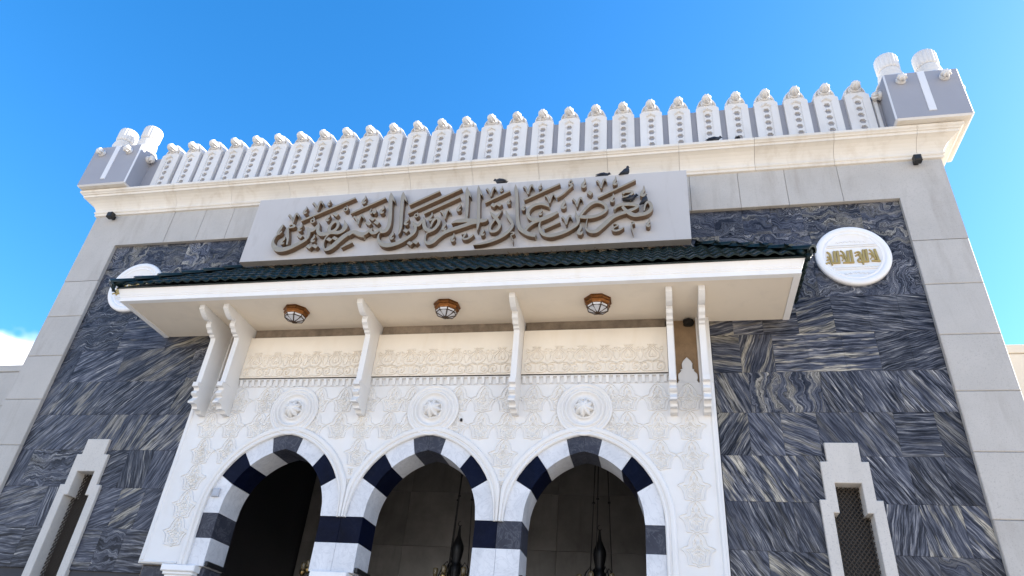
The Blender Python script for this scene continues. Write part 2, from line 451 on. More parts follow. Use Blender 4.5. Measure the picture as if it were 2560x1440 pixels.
# ---- granite frame: pillars and top run of separate blocks
zj = [0.0, 0.85, 1.66, 2.48, 3.31, 4.129, 4.951, 5.764, 6.597, 7.412, 8.187]
for s in (-1, 1):
    for z0, z1 in zip(zj[:-1], zj[1:]):
        b = MB(); x0, x1 = sorted((s * XI, s * XR))
        b.cbox(x0, x1, 0.0, 0.13, z0 + GAP, z1 - GAP, 0.009); b.build('frame_block', 'granite', gate)
    jx = 6.22 if s > 0 else 5.959
    b = MB()
    b.prism_y([(s * XI, 8.187 + GAP), (s * XR, 8.187 + GAP), (s * XR, FT), (s * jx + s * GAP, FT), (s * jx + s * GAP, MT), (s * XI, MT)][::s], 0.0, 0.13)
    b.build('frame_block', 'granite', gate)
for x0, x1 in ((-5.959, -5.264), (-5.264, -4.646), (-4.646, -3.9), (-3.9, -2.6), (-2.6, -1.3), (-1.3, 0), (0, 1.3), (1.3, 2.6), (2.6, 3.9), (3.9, 4.678), (4.678, 5.411), (5.411, 6.22)):
    b = MB(); b.cbox(x0 + GAP, x1 - GAP, 0.0, 0.13, MT, FT, 0.005); b.build('frame_block', 'granite', gate)

# ---- veined marble slabs
rows = [6.702 + 0.6 * i for i in range(3, -7, -1)]      # slab course lines
rows = [MT] + [z for z in rows if z < MT - 0.1]
rm = random.Random(11)
WC = 5.522                                            # window centre
row_dir_r = {0: 8, 1: 20, 2: -8, 3: -12, 4: -10, 5: 72, 6: 62, 7: 60, 8: 66, 9: 40}
row_dir_l = {0: 10, 1: 15, 2: 25, 3: 14, 4: 22, 5: 55, 6: 58, 7: 20, 8: 35, 9: 12}
def slab(x0, x1, z0, z1, ang, swirl, cream, tone, seed):
    b = MB(); w, h = (x1 - x0) / 2 - 0.0008, (z1 - z0) / 2 - 0.001
    dz = rm.uniform(0, 0.0015)
    b.cbox(-w, w, dz, 0.026, -h, h, 0.0018)
    o = b.build('marble_slab', 'veined', gate, ((x0 + x1) / 2, YM, (z0 + z1) / 2))
    o['run_x'] = (x0 + x1) / 2; o['run_z'] = (z0 + z1) / 2; o['run_seed'] = seed
    o['vein_angle'] = math.radians(-ang); o['swirl'] = swirl; o['cream'] = cream; o['tone'] = tone
def trims(z0, z1):
    """x-range (from window centre) kept free for the window in this course"""
    if z0 > 4.85: return None
    if z1 > 4.4: return 0.185
    return 0.26
for s in (-1, 1):
    xin = 4.03
    for r in range(len(rows) - 1):
        z1, z0 = rows[r], rows[r + 1]
        lo = xin if z1 < 7.0 else (3.2 if s < 0 else 3.4)
        x = lo
        first = True; left = 0
        while x < XI - 0.02:
            w = 0.445 + rm.uniform(-0.03, 0.05)
            if first: w = {0: 0.36, 1: 0.44}[r % 2] + rm.uniform(0, 0.05); first = False
            x2 = min(XI, x + w)
            if XI - x2 < 0.2: x2 = XI
            if left <= 0:
                left = rm.choice((1, 1, 1, 2, 2, 3))
                ang = (row_dir_r if s > 0 else row_dir_l).get(r, 50) + rm.gauss(0, 12)
                if rm.random() < 0.12: ang += rm.choice((-50, 55)); left = 1
                ang = ang if s > 0 else -ang
                seed = rm.uniform(0, 90)
                sw = (0.75 if r <= 2 else 0.065) + (0.35 if rm.random() < 0.08 else 0) * (r > 2)
                near_c = max(0, 1 - (x - lo) / 1.4)
                cream = min(1, max(0, rm.gauss(0.15 + 0.25 * (r <= 2) + 0.55 * near_c * (3 <= r <= 6), 0.22)))
                if rm.random() < 0.12: cream = 0.95
                tone = rm.uniform(0.8, 1.2)
            left -= 1
            pieces = [(x, x2)]
            tr = trims(z0, z1)
            if tr:
                wc = WC if s > 0 else 5.580; a, c_ = wc - tr, wc + tr
                pieces = [(p, q) for p, q in ((x, min(x2, a)), (max(x, c_), x2)) if q - p > 0.03]
                if x2 <= a or x >= c_: pieces = [(x, x2)]
            for p, q in pieces:
                X0, X1 = sorted((s * p, s * q)); slab(X0, X1, z0, z1, ang, sw, cream, tone * rm.uniform(.86, 1.14), seed)
            x = x2

# ---- cornice (moulded blocks with joints), profile: outward offset, z
CP = [(0.004, 9.752), (0.030, 9.757), (0.038, 9.775), (0.030, 9.795), (0.036, 9.803), (0.050, 9.812), (0.058, 9.832), (0.050, 9.852), (0.045, 9.860),
      (0.052, 9.885), (0.068, 9.92), (0.095, 9.96), (0.135, 10.005), (0.185, 10.045), (0.235, 10.070), (0.262, 10.078),
      (0.268, 10.118), (0.292, 10.126), (0.300, 10.140), (0.318, 10.152), (0.330, 10.160), (0.332, 10.205), (0.325, 10.212)]
def sweep(path_fn, npth, prof):
    """profile swept over a list of positions; path_fn(i, d) -> (x, y)"""
    b = MB(); n = len(prof)
    for i in range(npth):
        for d, z in prof: b.v.append((*path_fn(i, d), z))
    for i in range(npth - 1):
        for j in range(n - 1): b.face([i * n + j, (i + 1) * n + j, (i + 1) * n + j + 1, i * n + j + 1])
    return b
CPR = CP + [(-0.25, 10.212), (-0.25, 9.752)]
def close_ends(b, npth, n):
    for i in range(npth - 1): b.face([i * n + n - 1, (i + 1) * n + n - 1, (i + 1) * n, i * n])
    b.face(list(range(n))); b.face(list(range((npth - 1) * n, npth * n))[::-1])
cj = [-5.95, -4.74, -3.49, -2.29, -1.07, 0.12, 1.33, 2.54, 3.75, 4.97, 6.20, 7.43]
for x0, x1 in zip(cj[:-1], cj[1:]):
    xs = (x0 + 0.0025, x1 - 0.0025)
    b = sweep(lambda i, d: (xs[i], -d), 2, CPR); close_ends(b, 2, len(CPR)); b.build('cornice_block', 'cornice', gate)
for s, xjn in ((-1, -5.9525), (1, 7.4325)):
    pos = lambda i, d: [(xjn, -d), (s * (XR + d), -d), (s * (XR + d), 1.0)][i]
    b = sweep(pos, 3, CPR); close_ends(b, 3, len(CPR)); b.build('cornice_block', 'cornice', gate)
    pos = lambda i, d: [(s * (XR + d), 1.005), (s * (XR + d), 4.6)][i]
    b = sweep(pos, 2, CPR); close_ends(b, 2, len(CPR)); b.build('cornice_block', 'cornice', gate)

# ---- parapet: base course, grey back wall, merlons, corner posts
bx = [-7.05, -5.6, -4.4, -3.2, -2.0, -0.75, 0.55, 1.75, 2.95, 4.1, 5.3, 6.5, 7.12]
for x0, x1 in zip(bx[:-1], bx[1:]):
    b = MB(); b.cbox(x0 + 0.002, x1 - 0.002, -0.172, 0.24, 10.213, 10.352, 0.008); b.build('parapet_base', 'parapet', gate)
b = MB(); b.box(-7.0, 7.1, -0.088, 0.14, 10.352, 11.165); b.build('parapet_wall', 'post_grey', gate)
b = MB(); b.cbox(6.985, 7.05, -0.125, -0.08, 10.352, 11.08, 0.01); b.build('parapet_pilaster', 'parapet', gate)

def merlon_body():
    b = MB(); yf, yp, yh = -0.150, -0.134, -0.098
    O = [(-.195, 10.352), (.195, 10.352), (.195, 11.18), (.12, 11.238), (-.12, 11.238), (-.195, 11.18)]
    Pn = [(-.077, 10.368), (.077, 10.368), (.077, 11.095), (0, 11.15), (-.077, 11.095)]
    o = len(b.v); b.v += [(x, yf, z) for x, z in O]
    p = len(b.v); b.v += [(x, yf, z) for x, z in Pn]
    q = len(b.v); b.v += [(x, yp, z) for x, z in Pn]
    for f in ((o, o + 1, p + 1, p), (o + 1, o + 2, p + 2, p + 1), (o + 2, o + 3, p + 3, p + 2), (o + 3, o + 4, p + 3), (o + 4, o + 5, p + 4, p + 3), (o + 5, o, p, p + 4)): b.face(f)
    for i in range(5):
        j = (i + 1) % 5; b.face((p + i, p + j, q + j, q + i))
    e = len(b.v); b.v += [(x, 0.16, z) for x, z in O]
    for i in range(6):
        j = (i + 1) % 6; b.face((o + i, e + i, e + j, o + j))
    b.face([e + i for i in reversed(range(6))])
    # pierced strip of five hexagons
    zs = [10.368 + (11.095 - 10.368) / 5 * i for i in range(6)]
    H = [(0.056, 0), (0.029, 0.050), (-0.029, 0.050), (-0.056, 0), (-0.029, -0.050), (0.029, -0.050)]
    for i in range(5):
        z0, z1 = zs[i], zs[i + 1]; zc = (z0 + z1) / 2 - 0.012
        R = len(b.v); b.v += [(.077, yp, z1), (-.077, yp, z1), (-.077, yp, z0), (.077, yp, z0)]
        h = len(b.v); b.v += [(x, yp, zc + z) for x, z in H]
        g_ = len(b.v); b.v += [(x * 0.96, yh, zc + z * 0.96) for x, z in H]
        b.face((R, R + 1, h + 2, h + 1)); b.face((R + 1, R + 2, h + 4, h + 3, h + 2)); b.face((R + 2, R + 3, h + 5, h + 4)); b.face((R + 3, R, h + 1, h, h + 5))
        for a in range(6):
            c_ = (a + 1) % 6; b.face((h + a, h + c_, g_ + c_, g_ + a))
        b.face([g_ + a for a in range(6)], 1)
    T = len(b.v); b.v += [(.077, yp, 11.095), (0, yp, 11.15), (-.077, yp, 11.095)]; b.face((T, T + 1, T + 2))
    # peaked drip over the strip
    for sx in (-1, 1):
        c_ = len(b.v)
        A, B_ = (sx * 0.085, 11.10), (0.0, 11.165)
        b.v += [(A[0], yf - .018, A[1]), (B_[0], yf - .018, B_[1]), (B_[0], yf + .002, B_[1] + .012), (A[0], yf + .002, A[1] + .012), (A[0], yf + .004, A[1] - .014), (B_[0], yf + .004, B_[1] - .014)]
        for f in ((0, 1, 2, 3), (0, 4, 5, 1), (3, 4, 0)): b.face([c_ + i for i in f])
    return b.mesh('merlon', ['parapet', 'post_grey'])
def swirl(n, tw, amt): return lambda a, h, r: 1 + amt * math.cos(n * a + tw * h)
def dome_mesh():
    b = MB()
    h = [(.197, 11.20), (.200, 11.27), (.188, 11.345), (.158, 11.415), (.112, 11.475), (.062, 11.515), (.028, 11.545), (0, 11.575)]
    prof = [(x, z) for x, z in h] + [(-x, z) for x, z in h[-2::-1]]
    n = len(prof)
    L_ = [(-.10, .66), (-.135, .74), (-.13, .80), (-.06, .90), (.30, 1.0), (.33, .95)]
    for y, sc in L_:
        b.v += [(x * sc, y, 11.185 + (z - 11.185) * sc) for x, z in prof]
    for i in range(len(L_) - 1):
        for j in range(n - 1): b.face([i * n + j, i * n + j + 1, (i + 1) * n + j + 1, (i + 1) * n + j], 0, i in (2, 3))
        b.face([i * n, (i + 1) * n, (i + 1) * n + n - 1, i * n + n - 1])
    b.face(list(range(n))); b.face([(len(L_) - 1) * n + j for j in reversed(range(n))])
    return b.mesh('dome', 'parapet')
def finial_mesh():
    b = MB(); c = (0, -.10, 11.335)
    b.lathe([(.105, 0), (.108, .022), (.092, .034), (.084, .044), (.090, .056), (.084, .068), (.058, .076)], c, 20, 'y')
    b.lathe([(.056, .07), (.070, .095), (.076, .125), (.070, .160), (.052, .192), (.024, .214), (0, .220)], c, 56, 'y', swirl(7, 26, 0.17))
    return b.mesh('finial', 'parapet')
mm, dm, fm = merlon_body(), dome_mesh(), finial_mesh()
for i in range(28):
    m_ = link('merlon', mm, gate, (-6.507 + 0.4909 * i, 0, 0))
    link('dome', dm, m_); link('finial', fm, m_)

def post_parts(cx, s):
    b = MB()
    hw = 0.563; x0, x1, y0, y1, z0, z1 = -hw, hw, -0.46, 0.66, 10.222, 11.282
    c_ = 0.022
    # grey box with pale chamfered arrises
    ring = lambda z, d: [(x0 + d, y0 + d, z), (x1 - d, y0 + d, z), (x1 - d, y1 - d, z), (x0 + d, y1 - d, z)]
    f_ = len(b.v)
    cor = [(x0, y0), (x1, y0), (x1, y1), (x0, y1)]
    P8 = []
    for i in range(4):
        (ax, ay), (px_, py_), (nx, ny) = cor[i], cor[i - 1], cor[(i + 1) % 4]
        u = lambda a, b_: ((b_ > a) - (b_ < a))
        P8 += [(ax + c_ * u(ax, px_), ay + c_ * u(ay, py_)), (ax + c_ * u(ax, nx), ay + c_ * u(ay, ny))]
    zz = [z0 + c_, z1 - c_]
    for z in zz: b.v += [(x, y, z) for x, y in P8]
    for i in range(8):
        j = (i + 1) % 8; b.face([f_ + i, f_ + j, f_ + 8 + j, f_ + 8 + i], 1 if i % 2 == 0 else 0)
    for z, base, mi in ((z0, f_, 1), (z1, f_ + 8, 1)):
        r_ = len(b.v); b.v += [(x0 + c_ * 1.4, y0 + c_ * 1.4, z), (x1 - c_ * 1.4, y0 + c_ * 1.4, z), (x1 - c_ * 1.4, y1 - c_ * 1.4, z), (x0 + c_ * 1.4, y1 - c_ * 1.4, z)]
        for i in range(4):
            j = (i + 1) % 4
            b.face([base + 2 * i + 1, base + 2 * j, r_ + j, r_ + i], 1); b.face([base + 2 * i, base + 2 * i + 1, r_ + i], 1)
        b.face([r_, r_ + 1, r_ + 2, r_ + 3], 0 if z == z1 else 2)
    body = b.build('corner_post', ['post_grey', 'post_edge', 'cornice'], gate, (cx, 0, 0))
    b = MB(); b.cbox(-0.056, 0.056, -0.472, -0.455, 10.36, 11.262, 0.004); b.build('strip', 'post_edge', body)
    kb = MB()
    kb.lathe([(.078, 0), (.082, .02), (.066, .035), (.07, .045), (.066, .055)], (0, 0, 0), 20, 'y')
    kb.lathe([(.052, .05), (.070, .075), (.072, .10), (.058, .125), (.030, .145), (0, .15)], (0, 0, 0), 56, 'y', swirl(7, 30, 0.18))
    km = kb.mesh('knob', 'parapet')
    for dx in (-0.325, 0.325): link('knob', km, body, (dx, -0.458, 11.08))
    for dy in (-0.18, 0.36):
        link('knob', km, body, (hw - .002, dy, 11.08), PI / 2); link('knob', km, body, (-hw + .002, dy, 11.08), -PI / 2)
    u = MB()
    u.lathe([(.315, 0), (.32, .035), (.29, .055), (.30, .075), (.255, .105), (.235, .15), (.20, .20), (.232, .245), (.232, .265), (.200, .282), (.222, .302), (.222, .322), (.19, .338), (.208, .356), (.208, .372), (.18, .388), (.185, .412)], (0, 0, 0), 32)
    u.lathe([(.185, .412), (.206, .432), (.213, .465), (.217, .715), (.206, .745), (.15, .760), (0, .764)], (0, 0, 0), 108, 'z', lambda a, h, r: 1 + (0.085 * abs(math.sin(9 * a)) - 0.05 if r > .18 and h < .74 else 0))
    um = u.mesh('urn', 'parapet')
    for dx in (-0.305, 0.305):
        o = link('urn', um, body, (dx, -0.12, 11.282)); o.scale = (0.86, 0.86, 0.96)
post_parts(-7.56, -1); post_parts(7.667, 1)

# ---- arcade: pointed arches with banded voussoirs
ACX = [-2.212, 0.010, 2.232]
SPR = 3.94
HO, RO_, HI, RI_ = 1.042, 1.182, 0.792, 0.957      # half widths and rises outside / inside
def two_c(hw, rise):
    c_ = (rise * rise - hw * hw) / (2 * hw); return c_, hw + c_
CO, ROo = two_c(HO, RO_); CI, RIi = two_c(HI, RI_)
def ext(dx):  return SPR + math.sqrt(max(0, ROo ** 2 - (abs(dx) + CO) ** 2))
def intr(dx): return SPR + math.sqrt(max(0, RIi ** 2 - (abs(dx) + CI) ** 2))
def arc_pts(f, a, b_, n=8): return [(a + (b_ - a) * i / n, f(a + (b_ - a) * i / n)) for i in range(n + 1)]
def arch_outline(cx, hw, f, n=22):
    """from right spring over the apex to the left spring"""
    out = []
    for i in range(n + 1):
        a = math.cos(PI * i / n); out.append((cx + hw * a, f(hw * a)))
    return out
PXL, PXR, PZ = -4.022, 4.010, 3.217
poly = [(PXL, PZ), (PXL, 5.895), (PXR, 5.895), (PXR, PZ), (ACX[2] + HO, PZ)]
for i in (2, 1, 0):
    poly += arch_outline(ACX[i], HO - 0.002, ext)
poly += [(ACX[0] - HO, PZ)]
link('arcade_panel', curve_mesh('arcade_panel', [poly], -0.070, 0.12, 'carved', 0.004), gate)
# solid wall behind the panel with the same openings
poly2 = [(PXL, 2.9), (PXL, 6.948), (PXR, 6.948), (PXR, 2.9), (ACX[2] + HO, 2.9)]
for i in (2, 1, 0): poly2 += arch_outline(ACX[i], HO - 0.002, ext)
poly2 += [(ACX[0] - HO, 2.9)]
link('arcade_wall', curve_mesh('arcade_wall', [poly2], 0.052, 0.385, 'cement'), gate)
# border mouldings of the panel
for x in (PXL + .05, PXR - .05):
    b = MB(); b.strand([(x, PZ + .045, .07), (x, 4.5, .07), (x, 5.89, .07)], -0.069, 0.022, 3); b.build('panel_border', 'carved', gate)
b = MB(); b.strand([(PXL + .02, PZ + .022, .03), (-3.6, PZ + .022, .03), (ACX[0] - HO - .15, PZ + .022, .03)], -0.069, 0.016, 3); b.build('panel_border', 'carved', gate)

YV0, YV1 = -0.055, 0.44
jo = [(0.243, 0.193), (0.640, 0.500), (0.912, 0.700)]
def wedge(pf, mat):
    """pf: front polygon in (x,z), extruded to the reveal depth"""
    b = MB(); b.prism_y(pf, YV0, YV1); b.build('voussoir', mat, gate)
def seg_poly(cx, oa, ob_, ia, ib):
    o_ = arc_pts(ext, oa, ob_, 7); i_ = arc_pts(intr, ib, ia, 7)
    return [(cx + x, z) for x, z in o_] + [(cx + x, z) for x, z in i_]
e_ = 0.0012
for ci, cx in enumerate(ACX):
    # keystone in two halves
    for s in (-1, 1):
        o_ = arc_pts(ext, s * e_, s * (jo[0][0] - e_), 4); i_ = arc_pts(intr, s * (jo[0][1] - e_), s * e_, 4)
        wedge([(cx + x, z) for x, z in o_ + i_], 'grey_sheen_marble')
        wedge(seg_poly(cx, s * (jo[0][0] + e_), s * (jo[1][0] - e_), s * (jo[0][1] + e_), s * (jo[1][1] - e_)), 'white_marble')
        wedge(seg_poly(cx, s * (jo[1][0] + e_), s * (jo[2][0] - e_), s * (jo[1][1] + e_), s * (jo[2][1] - e_)), 'black_marble')
        o_ = arc_pts(ext, s * (jo[2][0] + e_), s * HO, 6); i_ = arc_pts(intr, s * HI, s * (jo[2][1] + e_), 6)
        wedge([(cx + x, z) for x, z in o_ + i_], 'white_marble')
Z1_, Z0_ = 3.590, 3.214
def pier_block(x0, x1, z0, z1, mat):
    b = MB(); b.cbox(x0 + e_, x1 - e_, YV0, YV1, z0 + e_, z1 - e_, 0.003); b.build('pier_block', mat, gate)
for i, (x0, x1) in enumerate(((ACX[0] - HO, ACX[0] - HI), (ACX[0] + HI, ACX[1] - HI), (ACX[1] + HI, ACX[2] - HI), (ACX[2] + HI, ACX[2] + HO))):
    xm = (x0 + x1) / 2
    if i == 1: pier_block(x0, xm, Z1_, SPR, 'black_marble'); pier_block(xm, x1, Z1_, SPR, 'black_marble')
    elif i == 2: pier_block(x0, xm - .01, Z1_, SPR, 'black_marble'); pier_block(xm - .01, x1, Z1_, SPR, 'grey_sheen_marble')
    else: pier_block(x0, x1, Z1_, SPR, 'grey_sheen_marble')
    if i in (1, 2): pier_block(x0, xm, Z0_, Z1_, 'white_marble'); pier_block(xm, x1, Z0_, Z1_, 'white_marble')
    else: pier_block(x0, x1, Z0_, Z1_, 'white_marble')

# moulded hood bands round the arches, meeting in narrow legs over the piers
HB = [(0.0, -0.056), (0.002, -0.090), (0.016, -0.102), (0.034, -0.100), (0.046, -0.086), (0.060, -0.084), (0.072, -0.104), (0.100, -0.110), (0.124, -0.104), (0.138, -0.086), (0.140, -0.068)]
def hood(cx, li, ri):
    b = MB(); pts = []
    def avail(x, z, s): 
        mid = li if s < 0 else ri
        return None if mid is None else abs(mid - x)
    path = []
    n = 48
    zl = PZ if ri is None else SPR - 0.012
    if ri is None:
        for z in (PZ, 3.5, 3.8): path.append((HO, z, 1.0, 0.0))
    else: path.append((HO, SPR - 0.012, 1.0, 0.0))
    for i in range(n + 1):
        a = PI * i / n; dx = HO * math.cos(a)
        dx = max(-HO, min(HO, dx)); z = ext(dx)
        c_ = -CO if dx >= 0 else CO
        nx, nz = dx - c_, z - SPR
        if abs(dx) < 1e-6: nx, nz = 0, 1
        L = math.hypot(nx, nz); path.append((dx, z, nx / L, nz / L))
    if li is None:
        for z in (3.8, 3.5, PZ): path.append((-HO, z, -1.0, 0.0))
    else: path.append((-HO, SPR - 0.012, -1.0, 0.0))
    N = len(HB)
    for dx, z, nx, nz in path:
        mid = (ri if dx > 0 else li)
        sc = 1.0
        if mid is not None and abs(nx) > 0.05:
            d = (abs(mid - cx) - abs(dx)) / abs(nx) - 0.0015; sc = min(1.0, max(0.02, d / 0.14))
        for o_, y in HB: b.v.append((cx + dx + nx * o_ * sc, y, z + nz * o_ * sc))
    for i in range(len(path) - 1):
        for j in range(N - 1): b.face([i * N + j, i * N + j + 1, (i + 1) * N + j + 1, (i + 1) * N + j], 0, False)
    b.face(list(range(N))); b.face([(len(path) - 1) * N + j for j in reversed(range(N))])
    b.build('arch_moulding', 'carved', gate)
M1, M2 = (ACX[0] + ACX[1]) / 2, (ACX[1] + ACX[2]) / 2
hood(ACX[0], None, M1); hood(ACX[1], M1, M2); hood(ACX[2], M2, None)

# rosettes over the arches
def rosette():
    b = MB()
    b.lathe([(.395, 0), (.395, .018), (.386, .030), (.366, .032), (.356, .016), (.336, .014), (.326, .032), (.306, .040), (.294, .020), (.282, .020), (.274, .044), (.258, .056), (.242, .044), (.234, .020),
             (.21, .010), (.18, .008), (.165, .016), (.158, .044), (.146, .058), (.132, .048), (.120, .030)], (0, 0, 0), 56, 'y')
    b.lathe([(.118, .036), (.120, .062), (.106, .095), (.076, .128), (.034, .150), (0, .155)], (0, 0, 0), 88, 'y', lambda a, h, r: 1 + 0.19 * math.cos(8 * a + 22 * h) * (1 if r > .01 else 0))
    return b.mesh('rosette', 'carved')
rmesh = rosette()
for cx in ACX: link('rosette', rmesh, gate, (cx - 0.005, -0.072, 5.50))

# carved palmettes and the ogee lattice round them
def LP(*pts, w=15):      # carving units -> metres, about the motif's centre
    return [((x - 752) * 0.000583, -(y - 315) * 0.000668, (p[0] if p else w) * 0.00060) for x, y, *p in pts]
def MIR(pts): return [(-x, z, w) for x, z, w in pts]
def palmette_mesh():
    b = MB(); H = 0.020
    half = [
        LP((752, 40), (800, 100), (845, 175), (858, 265), (905, 308), (990, 318), (940, 375), (905, 440), (885, 545), (820, 558), (752, 590), w=17),
        LP((752, 262), (775, 210), (790, 160), (822, 140), (852, 165), (842, 208), (812, 200), w=17),
        LP((752, 225), (800, 285), (830, 320), (880, 350), (905, 375), w=15),
        LP((752, 262), (778, 300), (800, 340), (778, 372), (758, 345), w=14),
        LP((752, 392), (800, 380), (850, 395), (868, 440), (850, 480), w=14),
        LP((752, 400), (790, 430), (800, 480), (780, 520), (756, 560), w=13),
        LP((860, 490), (825, 500), (815, 535), w=14), LP((870, 330), (900, 345), (925, 335), w=13),
        LP((815, 425), (830, 445), (826, 470), w=16)]
    for i, p in enumerate(half):
        b.strand(p, 0, H * (1 - 0.06 * i), 4, 0.5); b.strand(MIR(p), 0, H * (1 - 0.06 * i) - 0.0004, 4, 0.5)
    for p in (LP((752, 285), (752, 318), w=16), LP((752, 395), (752, 440), w=15), LP((752, 470), (752, 530), w=15)): b.strand(p, 0, H * 0.8, 3, 0.5)
    return b.mesh('palmette', 'relief')
def lattice_mesh():
    b = MB(); H = 0.017
    p1 = LP((752, -12), (830, 25), (895, 95), (935, 175), (960, 245), (1030, 268), (1106, 300), w=24)
    p2 = LP((1106, 318), (1030, 370), (985, 450), (968, 540), (958, 585), (880, 592), (810, 600), (752, 628), w=24)
    for i, p in enumerate((p1, p2)):
        b.strand(p, 0, H - 0.0005 * i, 5, 0.55); b.strand(MIR(p), 0, H - 0.0003 - 0.0005 * i, 5, 0.55)
    return b.mesh('lattice_band', 'carved')
pm, lm_ = palmette_mesh(), lattice_mesh()
PR = [5.668, 5.258, 4.850, 4.448, 4.048, 3.660]
spots = []
spots += [(x, PR[0]) for x in (-3.62, -3.196, -2.765, -1.437, -1.042, -0.645, 0.752, 1.122, 1.495, 2.815, 3.234, 3.655)]
spots += [(x, PR[1]) for x in (-3.605, -3.194, -2.772, -1.437, -1.045, -0.656, 0.750, 1.130, 1.508, 2.828, 3.236, 3.655)]
spots += [(x, PR[2]) for x in (-3.575, -3.150, -1.050, 1.108, 3.248, 3.658)]
spots += [(x, z) for z in PR[3:] for x in (-3.585, 3.655)]
spots += [(cx + d, z) for cx in ACX for d in (-0.36, 0.36) for z in PR[:2]]
for x, z in spots:
    link('palmette', pm, gate, (x, -0.0695, z)); link('lattice_band', lm_, gate, (x, -0.0695, z))
# small leaf carvings down the narrow spandrels
def sprig():
    b = MB(); H = .018
    for p in (LP((752, 300), (752, 360), (752, 440), w=14), LP((752, 330), (790, 300), (820, 310), w=15), LP((752, 380), (785, 350), (812, 365), w=14), LP((752, 430), (775, 405), (795, 415), w=12)):
        b.strand(p, 0, H, 4, .5); b.strand(MIR(p), 0, H - .0004, 4, .5)
    return b.mesh('leaf_sprig', 'relief')
sm_ = sprig()
for x in (M1, M2):
    link('leaf_sprig', sm_, gate, (x, -0.0695, 4.60)); link('leaf_sprig', sm_, gate, (x, -0.0695, 4.45))
# ---- frieze zone under the canopy
BX = [-3.775, -3.352, -1.100, 1.243, 3.447, 3.885]
HBW = 0.043
bays = [(BX[1] + HBW, BX[2] - HBW), (BX[2] + HBW, BX[3] - HBW), (BX[3] + HBW, BX[4] - HBW)]
rib = MB(); rib.prism_x([(-0.061, 5.908), (-0.086, 5.910), (-0.108, 5.990), (-0.110, 6.006), (-0.061, 6.006)], -0.022, 0.022); ribm = rib.mesh('flute_rib', 'carved')
def scroll_unit():
    """one repeat of the carved scroll frieze, 0.34 wide, origin at the bottom centre"""
    b = MB(); H = 0.019
    F = lambda *p, w=15: [((x - 1000) * 0.00092, -(y - 690) * 0.00092, w * 0.0011) for x, y in p]
    S_ = [F((985, 690), (930, 695), (850, 680), (820, 620), (850, 555), (915, 560), (935, 620), (900, 660), (868, 630), (890, 600), w=15),
          F((820, 560), (860, 530), (930, 520), (985, 540), (1000, 500), w=13),
          F((1000, 250), (955, 310), (900, 380), (892, 440), (930, 495), (995, 520), w=17),
          F((1000, 300), (965, 350), (945, 410), (965, 455), (1000, 440), (990, 400), w=13),
          F((1000, 235), (960, 260), (935, 300), w=15), F((975, 225), (950, 245), (925, 235), w=12),
          F((880, 300), (845, 270), (830, 300), (850, 330), (880, 320), w=13), F((830, 340), (860, 380), (850, 440), (825, 500), w=13),
          F((920, 300), (895, 320), (870, 350), w=12)]
    for i, p in enumerate(S_):
        b.strand(p, 0, H * (1 - .05 * i), 4, .5); b.strand(MIR(p), 0, H * (1 - .05 * i) - .0004, 4, .5)
    b.strand(F((1000, 520), (1000, 600), (1000, 690), w=14), 0, H * .5, 3, .5)
    return b.mesh('scrollwork', 'frieze')
scm = scroll_unit()
for x0, x1 in bays:
    b = MB(); b.prism_x([(-0.072, 5.896), (-0.078, 5.903), (-0.062, 5.910), (-0.062, 6.004), (-0.100, 6.012), (-0.100, 6.026), (0.045, 6.026), (0.045, 5.896)], x0, x1)
    fb = b.build('fluted_band', 'carved', gate)
    n = 21
    for i in range(n): link('flute_rib', ribm, fb, (x0 + (x1 - x0) * (i + .5) / n, 0, 0))
    b = MB(); b.cbox(x0 + .003, x1 - .003, -0.125, 0.045, 6.035, 6.764, 0.004); fp = b.build('frieze_panel', 'frieze', gate)
    u = 6; w_ = (x1 - x0 - 0.10) / u
    for i in range(u):
        o = link('scrollwork', scm, fp, (x0 + .05 + w_ * (i + .5), -0.1245, 6.062)); o.scale = (w_ / 0.338, 1, 1.0)
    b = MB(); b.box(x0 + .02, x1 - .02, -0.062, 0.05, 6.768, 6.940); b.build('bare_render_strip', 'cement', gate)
    b = MB(); b.box(x0 + .004, x1 - .004, -0.119, 0.04, 6.0275, 6.034); b.build('slot_shade_strip', 'mud_and_shade', gate)  # dark strip added as painted shade of the slot under the frieze
# strips outside the last brackets and rough niches between the paired ones
b = MB(); b.cbox(BX[5] + HBW + .002, PXR, -0.070, 0.05, 5.8965, 6.943, .004); b.build('panel_strip', 'carved', gate)
b = MB(); b.cbox(PXL, BX[0] - HBW - .002, -0.070, 0.05, 5.8965, 6.943, .004); b.build('panel_strip', 'carved', gate)
for x0, x1 in ((BX[0] + HBW, BX[1] - HBW), (BX[4] + HBW, BX[5] - HBW)):
    xm = (x0 + x1) / 2
    for a_ in (x0, x1 - .02):
        b = MB(); b.box(a_, a_ + .02, -0.060, 0.05, 5.8965, 6.943); b.build('niche_jamb', 'carved', gate)
    b = MB(); b.box(x0 + .02, x1 - .02, 0.02, 0.05, 5.90, 6.942); b.build('niche_back', 'ochre', gate)
    pl = [(-.135, 5.90), (-.135, 5.935), (-.12, 5.935), (-.135, 5.98), (-.13, 6.04), (-.085, 6.09), (-.095, 6.115), (-.068, 6.12), (-.075, 6.20), (-.055, 6.245), (0, 6.305)]
    pl = [(xm + x, z) for x, z in pl]; pl += [(2 * xm - x, z) for x, z in pl[-2::-1]]
    link('niche_crest', curve_mesh('niche_crest', [pl[::-1]], -0.045, 0.05, 'carved', 0.006), gate)

